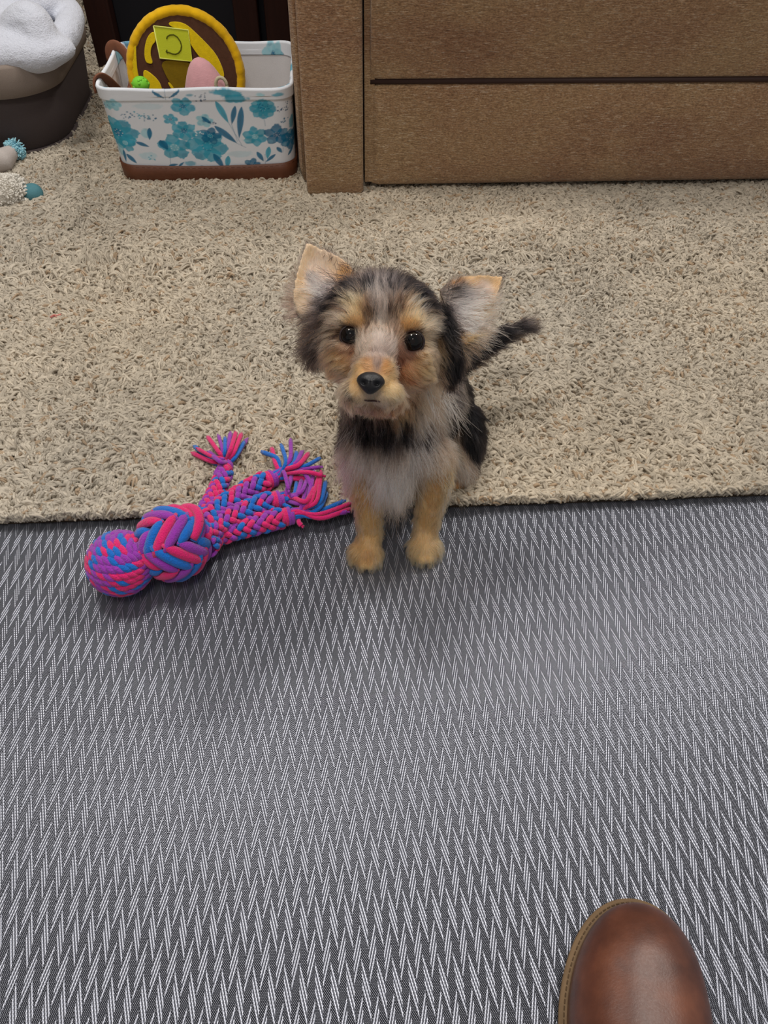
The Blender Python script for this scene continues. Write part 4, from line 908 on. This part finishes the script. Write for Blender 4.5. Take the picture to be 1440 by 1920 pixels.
     G(560, 530, PCH, -.8, -.1, 4, .25), G(572, 560, (236, 210, 180), -.8, 0, 4, .12), G(606, 480, (240, 214, 190), .1, -1, 3.4, .18), G(622, 498, (236, 206, 176), .1, -1, 2.5, .1), G(578, 474, PCH, -.1, -1, 3.4, .18), G(566, 500, PCH, -.4, -1, 3.4, .18), G(590, 500, (238, 214, 194), -.1, -1, 3.4, .18), G(562, 520, (238, 204, 164), -.6, -.6, 3.2, .12), G(585, 520, (206, 196, 194), -.8, -.5, 9, .22, (226, 222, 226), .4), G(610, 510, (222, 198, 180), -.3, -.8, 4, .2, (226, 220, 220), .3), G(644, 515, (214, 170, 122), -.3, -.8, 4, .2, (120, 90, 66), .2), G(600, 545, (206, 200, 202), -1, -.3, 12, .25, (228, 226, 232), .4), G(575, 560, (220, 196, 170), -1, -.1, 9, .25, (200, 196, 196), .3), G(620, 540, (190, 182, 182), -1, -.3, 16, .35, (90, 84, 88), .15), G(598, 575, (190, 178, 174), -1, .1, 14, .3, (70, 62, 60), .25),
     # right ear, open side
     G(930, 522, (240, 200, 154), .8, -.3, 3.6, .2), G(912, 520, (240, 204, 158), .5, -.7, 3.6, .2), G(890, 522, (240, 200, 154), .2, -.9, 3.8, .2), G(908, 534, (236, 212, 196), .6, -.4, 3, .1), G(850, 522, (214, 166, 120), .2, -.9, 5, .2, (130, 94, 66), .2), G(905, 545, (216, 200, 190), .9, -.2, 10, .3, (226, 220, 218), .4), G(875, 550, (196, 190, 190), 1, -.3, 18, .35, (228, 226, 228), .4), G(865, 580, (176, 170, 170), 1, -.05, 22, .4, (226, 224, 226), .35), G(875, 610, (180, 172, 168), .9, .25, 22, .4, (226, 222, 222), .35), G(865, 635, (200, 160, 116), .8, .4, 16, .3, (226, 206, 176), .3), G(850, 545, (170, 160, 156), .9, -.2, 16, .3, BLK, .2), G(895, 590, (206, 180, 150), .9, .1, 12, .3, SIL, .3),
    ]
    gp, gn, gd, gc, gc2, gL, gl, gk = [], [], [], [], [], [], [], []
    for px, py, c, fx, fy, L, lift, c2, k in g:
        d = nrm(ray(px, py)); hit = tree.ray_cast(Vector(CAM), Vector(d))
        if hit[0] is None:
            best = None
            for tt in np.linspace(.45, 1.1, 60):
                loc, nr_, idx, dist = tree.find_nearest(Vector(CAM + d * tt))
                if best is None or dist < best[0]: best = (dist, loc, nr_)
            loc, nn = best[1], best[2]
        else: loc, nn = hit[0], hit[1]
        loc = np.array(loc); nn = np.array(nn); nn = nn if nn @ (-d) > -.3 else -nn
        gp.append(loc); gn.append(nn); gd.append(nrm(CR * fx - CU * fy)); gc.append(lin(c)); gc2.append(lin(c2)); gL.append(L / 1000); gl.append(lift); gk.append(k)
    # the far side: plain black coat lying back and down
    def W(p, n_, d_, c, L, lift, c2=None, k=.1):
        loc, nn, idx, dist = tree.find_nearest(Vector(p)); gp.append(np.array(loc)); gn.append(nrm(np.array(n_, float))); gd.append(nrm(np.array(d_, float))); gc.append(lin(c)); gc2.append(lin(c2 or c)); gL.append(L / 1000); gl.append(lift); gk.append(k)
    for p, n_, d_ in [((.05, .62, .17), (0, .5, 1), (.2, 1, -.4)), ((.10, .70, .1), (.2, 1, .6), (.2, .4, -1)), ((.14, .64, .12), (1, .4, .6), (.1, .4, -1)), ((.15, .6, .08), (1, 0, .3), (.05, .2, -1)), ((.0, .62, .1), (-1, 0, .3), (-.1, .4, -1)), ((.0, .56, .13), (-1, 0, .2), (-.2, .1, -1)), ((.11, .56, .14), (1, 0, .2), (.15, .2, -1)), ((.05, .6, .22), (0, 1, .5), (0, .6, -1)), ((.1, .62, .17), (.5, .4, 1), (.2, .8, -.5)), ((.04, .58, .28), (0, .8, .8), (0, .6, -.8)), ((.09, .56, .23), (1, .4, 0), (.5, .4, -1)), ((.1, .7, .05), (0, 1, 0), (.1, .3, -1)), ((.16, .6, .04), (1, 0, 0), (.1, .1, -1)), ((.02, .64, .04), (-1, 0, 0), (-.1, .1, -1))]:
        W(p, n_, d_, BLK, 16, .22)
    W((.0, .56, .24), (-1, .4, 0), (-.8, .4, -1), (92, 80, 74), 18, .3, (160, 140, 122), .4)
    for p in ((-.015, .56, .31), (.0, .56, .30)): W(p, -nL, H(577, 440, 0) - H(600, 560, 0), (52, 46, 46), 5, .2, GRY, .4)
    for p in ((.14, .56, .28), (.12, .56, .27)): W(p, -nR, H(960, 510, 0) - H(850, 570, 0), (52, 46, 46), 5, .2, GRY, .4)
    for p, c in (((.138, .545, .014), TAN), ((.03, .56, .014), TAN)): W(p, (0, -.5, 1), (0, -1, -.1), c, 7, .15)
    for p in ((.024, .52, .05), (.086, .52, .05)): W(p, (0, 1, 0), (0, .2, -1), (190, 146, 100), 9, .2, GLD, .2)
    gp, gn, gd, gc, gc2, gL, gl, gk = map(np.array, (gp, gn, gd, gc, gc2, gL, gl, gk))
    def blend(P, Nn):
        w = np.empty((len(P), len(gp)))
        for a in range(0, len(P), 8000):
            p = P[a:a + 8000]; d2 = ((p[:, None, :] - gp[None]) ** 2).sum(-1); nd = 1 - Nn[a:a + 8000] @ gn.T
            w[a:a + 8000] = 1 / (d2 + (.032 * nd) ** 2 * 1.0 + 3e-6) ** 2.2
        return w / w.sum(1, keepdims=True)
    # skin mesh carrying the coat colours, with shade under longer fur painted in
    me_n = len(bV); F = body.f
    vn = np.zeros((me_n, 3)); Fa = np.array([f[:4] if len(f) >= 4 else list(f) + [f[-1]] for f in F]); fn = np.cross(bV[Fa[:, 1]] - bV[Fa[:, 0]], bV[Fa[:, 2]] - bV[Fa[:, 0]])
    for k in range(4): np.add.at(vn, Fa[:, k], fn)
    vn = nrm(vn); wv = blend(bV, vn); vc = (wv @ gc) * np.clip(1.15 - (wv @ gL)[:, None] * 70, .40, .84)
    for ec, er, _ in EYES:
        d = np.linalg.norm(bV - ec, axis=1); a = np.clip(1 - (d - er * .98) / .004, 0, 1)[:, None]; vc = vc * (1 - a) + lin((58, 40, 40)) * a
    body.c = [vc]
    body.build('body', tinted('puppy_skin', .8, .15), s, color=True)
    # ---- fur
    A = bV[Fa]; ar = .5 * np.linalg.norm(np.cross(A[:, 1] - A[:, 0], A[:, 2] - A[:, 0]), axis=1) + .5 * np.linalg.norm(np.cross(A[:, 2] - A[:, 0], A[:, 3] - A[:, 0]), axis=1)
    NS = 190000; rng = np.random.default_rng(11)
    # fur roots are spread evenly by skin area
    fi = rng.choice(len(Fa), NS, p=ar / ar.sum()); u, v = rng.random(NS), rng.random(NS)
    P = (A[fi, 0] * ((1 - u) * (1 - v))[:, None] + A[fi, 1] * (u * (1 - v))[:, None] + A[fi, 2] * (u * v)[:, None] + A[fi, 3] * ((1 - u) * v)[:, None])
    Nn = nrm(fn[fi])
    ok = P[:, 2] > .0035
    for ec, er, _ in EYES: ok &= np.linalg.norm(P - ec, axis=1) > er * 1.05
    ok &= np.linalg.norm((P - NOSE) @ AX.T * np.array([.85, 1, .8]), axis=1) > .0088
    P, Nn = P[ok], Nn[ok]; n = len(P)
    w = blend(P, Nn); C1 = w @ gc; C2 = w @ gc2; D = w @ gd; L = w @ gL; lift = w @ gl; kk = w @ gk
    # clumps
    kd = kdtree.KDTree(n // 17); sid = rng.choice(n, n // 17, replace=False)
    for i, q in enumerate(sid): kd.insert(Vector(P[q]), i)
    kd.balance(); own = np.array([kd.find(Vector(p))[1] for p in P]); seed = sid[own]
    csr = rng.random(len(sid)); crand = csr[own]
    T = nrm(D - Nn * (D * Nn).sum(1, keepdims=True) * .92 + 1e-6)
    jit = rng.normal(0, .10, (n, 3)); cj = rng.normal(0, .14, (len(sid), 3))[own]
    d0 = nrm(T * (1 - lift)[:, None] + Nn * (lift * 1.25 + .05)[:, None] + jit + cj)
    L = L * rng.uniform(.62, 1.15, n) * (1 + .2 * (crand - .5))
    k = 7; t = np.linspace(0, 1, k)[None, :, None]
    grav = np.array([0, 0, -1.0])
    bend = nrm(T + grav * .45 * np.clip(L / .02, 0, 1)[:, None]); curl = rng.normal(0, .16, (n, 1, 3)) * (L / .02)[:, None, None].clip(0, 1.3)
    S = P[:, None, :] + L[:, None, None] * (d0[:, None, :] * t * (1 - .35 * t) + bend[:, None, :] * .45 * t ** 2 + curl * t ** 2 + .035 * np.sin(t * 7 + rng.random((n, 1, 1)) * 6) * rng.normal(size=(n, 1, 3)) * t)
    tipc = S[seed]; amt = (.62 * t ** 1.3) * np.clip(L / .010, .25, 1)[:, None, None]
    S = S * (1 - amt) + (tipc + (S - tipc) * .15) * amt
    S[:, :, 2] = np.maximum(S[:, :, 2], .0012)
    # keep fur off the eyeballs
    for ec, er, _ in EYES:
        q = S - ec; dd = np.linalg.norm(q, axis=2, keepdims=True); lim = er * 1.05; S = np.where(dd < lim, ec + q / dd * lim, S)
    cr2 = rng.random(len(sid))[own]; alt = (rng.random(n) * .18 + crand * .82) < kk
    # share threshold on clump randomness so light and dark locks stay together
    C = np.where(alt[:, None], C2, C1) * rng.uniform(.50, 1.36, (n, 1)) * (.66 + .68 * cr2[:, None]); lum = C.mean(1, keepdims=True); q_ = np.clip((lum - .012) / .16, 0, 1); q_ = q_ * q_ * (3 - 2 * q_); C = np.clip(C, 0, 1) ** 1.10 * (np.array([.42, .43, .50]) * (1 - q_) + np.array([1.68, 1.44, 1.36]) * q_); C = C * np.minimum(1, .80 / np.maximum(C.max(1, keepdims=True), 1e-3))
    shade = np.linspace(.80, 1.10, k)[None, :, None]
    Cp = np.clip(C[:, None, :] * np.ones((1, k, 1)), 0, .9)
    r = np.interp(np.linspace(0, 1, k), [0, .5, 1], [.000105, .000098, .000028])[None, :] * (1 + .35 * np.clip((L - .01) / .02, 0, 1))[:, None]
    hm = NT('puppy_fur'); at = hm.n('ShaderNodeAttribute', attribute_name='tint')
    hb = hm.n('ShaderNodeBsdfHairPrincipled', model='CHIANG', parametrization='COLOR'); hm.t.links.new(at.outputs['Color'], hb.inputs['Color'])
    hb.inputs['Roughness'].default_value = .38; hb.inputs['Radial Roughness'].default_value = .55; hb.inputs['Coat'].default_value = 0.0; hb.inputs['IOR'].default_value = 1.32
    hm.t.links.new(hb.outputs[0], hm.out.inputs['Surface'])
    strands('fur', S, r, Cp, hm.mat, s)
    # whisker-like long guard hairs at the ears, brow and crown
    gs = []; gcol = []
    def guard(px, py, z, fx, fy, Lm, nn, spread, c):
        for _ in range(nn):
            p = H(px + rng.normal(0, spread), py + rng.normal(0, spread), z); d = nrm(CR * (fx + rng.normal(0, .25)) - CU * (fy + rng.normal(0, .25)) + CB * rng.normal(.15, .2)); l = Lm / 1000 * rng.uniform(.6, 1.15)
            cv = nrm(CR * rng.normal(0, 1) + CU * rng.normal(-.5, .8)); tt = np.linspace(0, 1, 9)[:, None]
            gs.append(p + l * (d * tt + cv * .22 * tt ** 2)); gcol.append(lin(c) * rng.uniform(.7, 1.3))
    for a in ((600, 585, .004, -1, .1, 26, 16, 10), (600, 600, .004, -1, .45, 28, 40, 10), (640, 530, .0, -.9, -.5, 24, 12, 9), (590, 640, .004, -.9, .6, 26, 60, 10), (660, 520, .0, .3, -1, 20, 20, 9), (740, 525, .0, .2, -1, 16, 20, 12), (640, 500, -.002, .8, .5, 18, 14, 8), (612, 480, -.004, .3, -1, 9, 24, 9), (842, 552, .0, .3, -1, 16, 20, 9), (938, 514, -.002, 1, -.3, 7, 26, 4), (557, 545, -.002, -1, -.3, 9, 20, 8), (860, 645, .004, .9, .6, 24, 30, 10), (985, 608, 0, 1, -.2, 12, 0, 5)): guard(*a, (34, 28, 27))
    for a in ((875, 585, .002, 1, .1, 30, 70, 14), (880, 615, .002, 1, .35, 30, 60, 12), (832, 752, .006, .6, 1, 26, 50, 13), (600, 540, .002, -1, -.3, 20, 40, 10), (905, 560, 0, 1, .1, 16, 30, 10)): guard(*a, (226, 220, 214))
    for a in ((724, 865, -.02, 0, 1, 40, 170, 24), (650, 850, -.02, -.4, 1, 34, 110, 18), (800, 830, -.02, .4, 1, 34, 110, 24), (870, 870, -.03, .4, 1, 26, 80, 12), (660, 800, -.01, -.5, 1, 26, 24, 14), (800, 790, .0, .5, 1, 26, 40, 14), (640, 795, .0, -.5, 1, 28, 30, 12)):
        for _ in range(a[6]):
            px, py = a[0] + rng.normal(0, a[7]), a[1] + rng.normal(0, a[7] * .6); dd = nrm(ray(px, py)); h = tree.ray_cast(Vector(CAM), Vector(dd))
            if h[0] is None: continue
            p = np.array(h[0]); nn_ = np.array(h[1]); d = nrm(CR * (a[3] + rng.normal(0, .25)) - CU * (a[4] + rng.normal(0, .15)) + nn_ * .35); l = a[5] / 1000 * rng.uniform(.6, 1.1); cv = nrm(CR * rng.normal(0, 1) - CU * .8); tt = np.linspace(0, 1, 9)[:, None]
            gs.append(p + l * (d * tt + cv * .25 * tt ** 2 + CR * rng.normal(0, .05) * np.sin(tt * 4))); gcol.append(lin((236, 232, 232)) * rng.uniform(.75, 1.05))
    gs = np.array(gs); gs[:, :, 2] = np.maximum(gs[:, :, 2], .001)
    o = strands('guard_hairs', gs, np.linspace(.00019, .00005, 9)[None, :], np.array(gcol), hm.mat, s)
    # ---- eyes, lids, nose, mouth
    em = NT('dark_eye'); tc = em.n('ShaderNodeTexCoord'); em.set('Roughness', .02); em.set('Specular IOR Level', .32)
    em.set('Base Color', rgba((16, 8, 7))); em = em.mat
    pup = plain('pupil', (3, 3, 4), .02, .35); lid = plain('eye_rim', (40, 28, 29), .45, .4, .3, 500, var=.15)
    for ec, er, _ in EYES:
        m2 = MB(); m2.ball(ec, er, 0, AX, 40, 28); e = m2.build('eye', em, s)
        m2 = MB(); look = nrm(CAM - ec)
        # iris disc edge and pupil sit on the ball as a thin cap
        a1 = nrm(np.cross(look, CU)); a2 = np.cross(a1, look); R_ = []
        for rr in (.0, .25, .42, .52): R_.append([ec + (look * math.cos(rr) + (a1 * math.cos(q) + a2 * math.sin(q)) * math.sin(rr)) * er * 1.004 for q in np.linspace(0, 2 * PI, 33)[:-1]])
        m2.grid(np.array(R_[1:]).transpose(1, 0, 2), closeu=True); m2.add(R_[1], [tuple(range(32))]); m2.build('pupil', pup, e)
        m2 = MB(); fw_ = nrm(CAM - ec) * .96 + CU * -.05; fw_ = nrm(fw_); a1 = nrm(np.cross(CU, fw_)); a2 = np.cross(fw_, a1); P_ = []
        for q in np.linspace(0, 2 * PI, 49):
            rx, ry = 1.0, (.90 if math.sin(q) > 0 else .98)
            off_ = (a1 * math.cos(q) * rx + a2 * math.sin(q) * ry); P_.append(ec + off_ * er * 1.0 + fw_ * er * .30)
        m2.tube(P_, .0009, 8, cap=False); m2.build('eyelid', lid, e)
    m2 = MB(); m2.ball(NOSE, (.0108, .0084, .0078), 0, AX, 40, 28)
    V = m2.v[0]; q = (V - NOSE) @ AX.T / np.array([.0108, .0084, .0078])
    taper = np.where(q[:, 1] < 0, 1 + .42 * q[:, 1], 1.0); q2 = q.copy(); q2[:, 0] *= taper; q2[:, 1] = np.where(q[:, 1] < 0, q[:, 1] * 1.12, q[:, 1] * .9)
    for sx in (-1, 1):
        d = np.sqrt(((q[:, 0] - sx * .50) / .30) ** 2 + ((q[:, 1] + .22) / .26) ** 2); dent = np.clip(1 - d, 0, 1) * (q[:, 2] > 0); q2[:, 2] -= dent * .55; q2[:, 1] += 0
    gro = np.clip(1 - np.abs(q[:, 0]) / .08, 0, 1) * (q[:, 1] < 0) * (q[:, 2] > 0); q2[:, 2] -= gro * .10
    m2.v[0] = NOSE + (q2 * np.array([.0108, .0084, .0078])) @ AX
    m2.build('nose', plain('wet_nose', (26, 26, 30), .38, .45, .35, 900), s, sub=1)
    m2 = MB()
    def surf(px, py):
        h = tree.ray_cast(Vector(CAM), Vector(nrm(ray(px, py)))); return np.array(h[0]) + CB * .0012 if h[0] is not None else None
    pts = [surf(x, y) for x, y in ((684, 751), (690, 752), (696, 752), (702, 752), (708, 753), (713, 754))]; pts = [p for p in pts if p is not None]
    m2.tube(pts, .0006, 6); m2.build('mouth', plain('lip_line', (60, 38, 36), .6), s)
build_puppy()
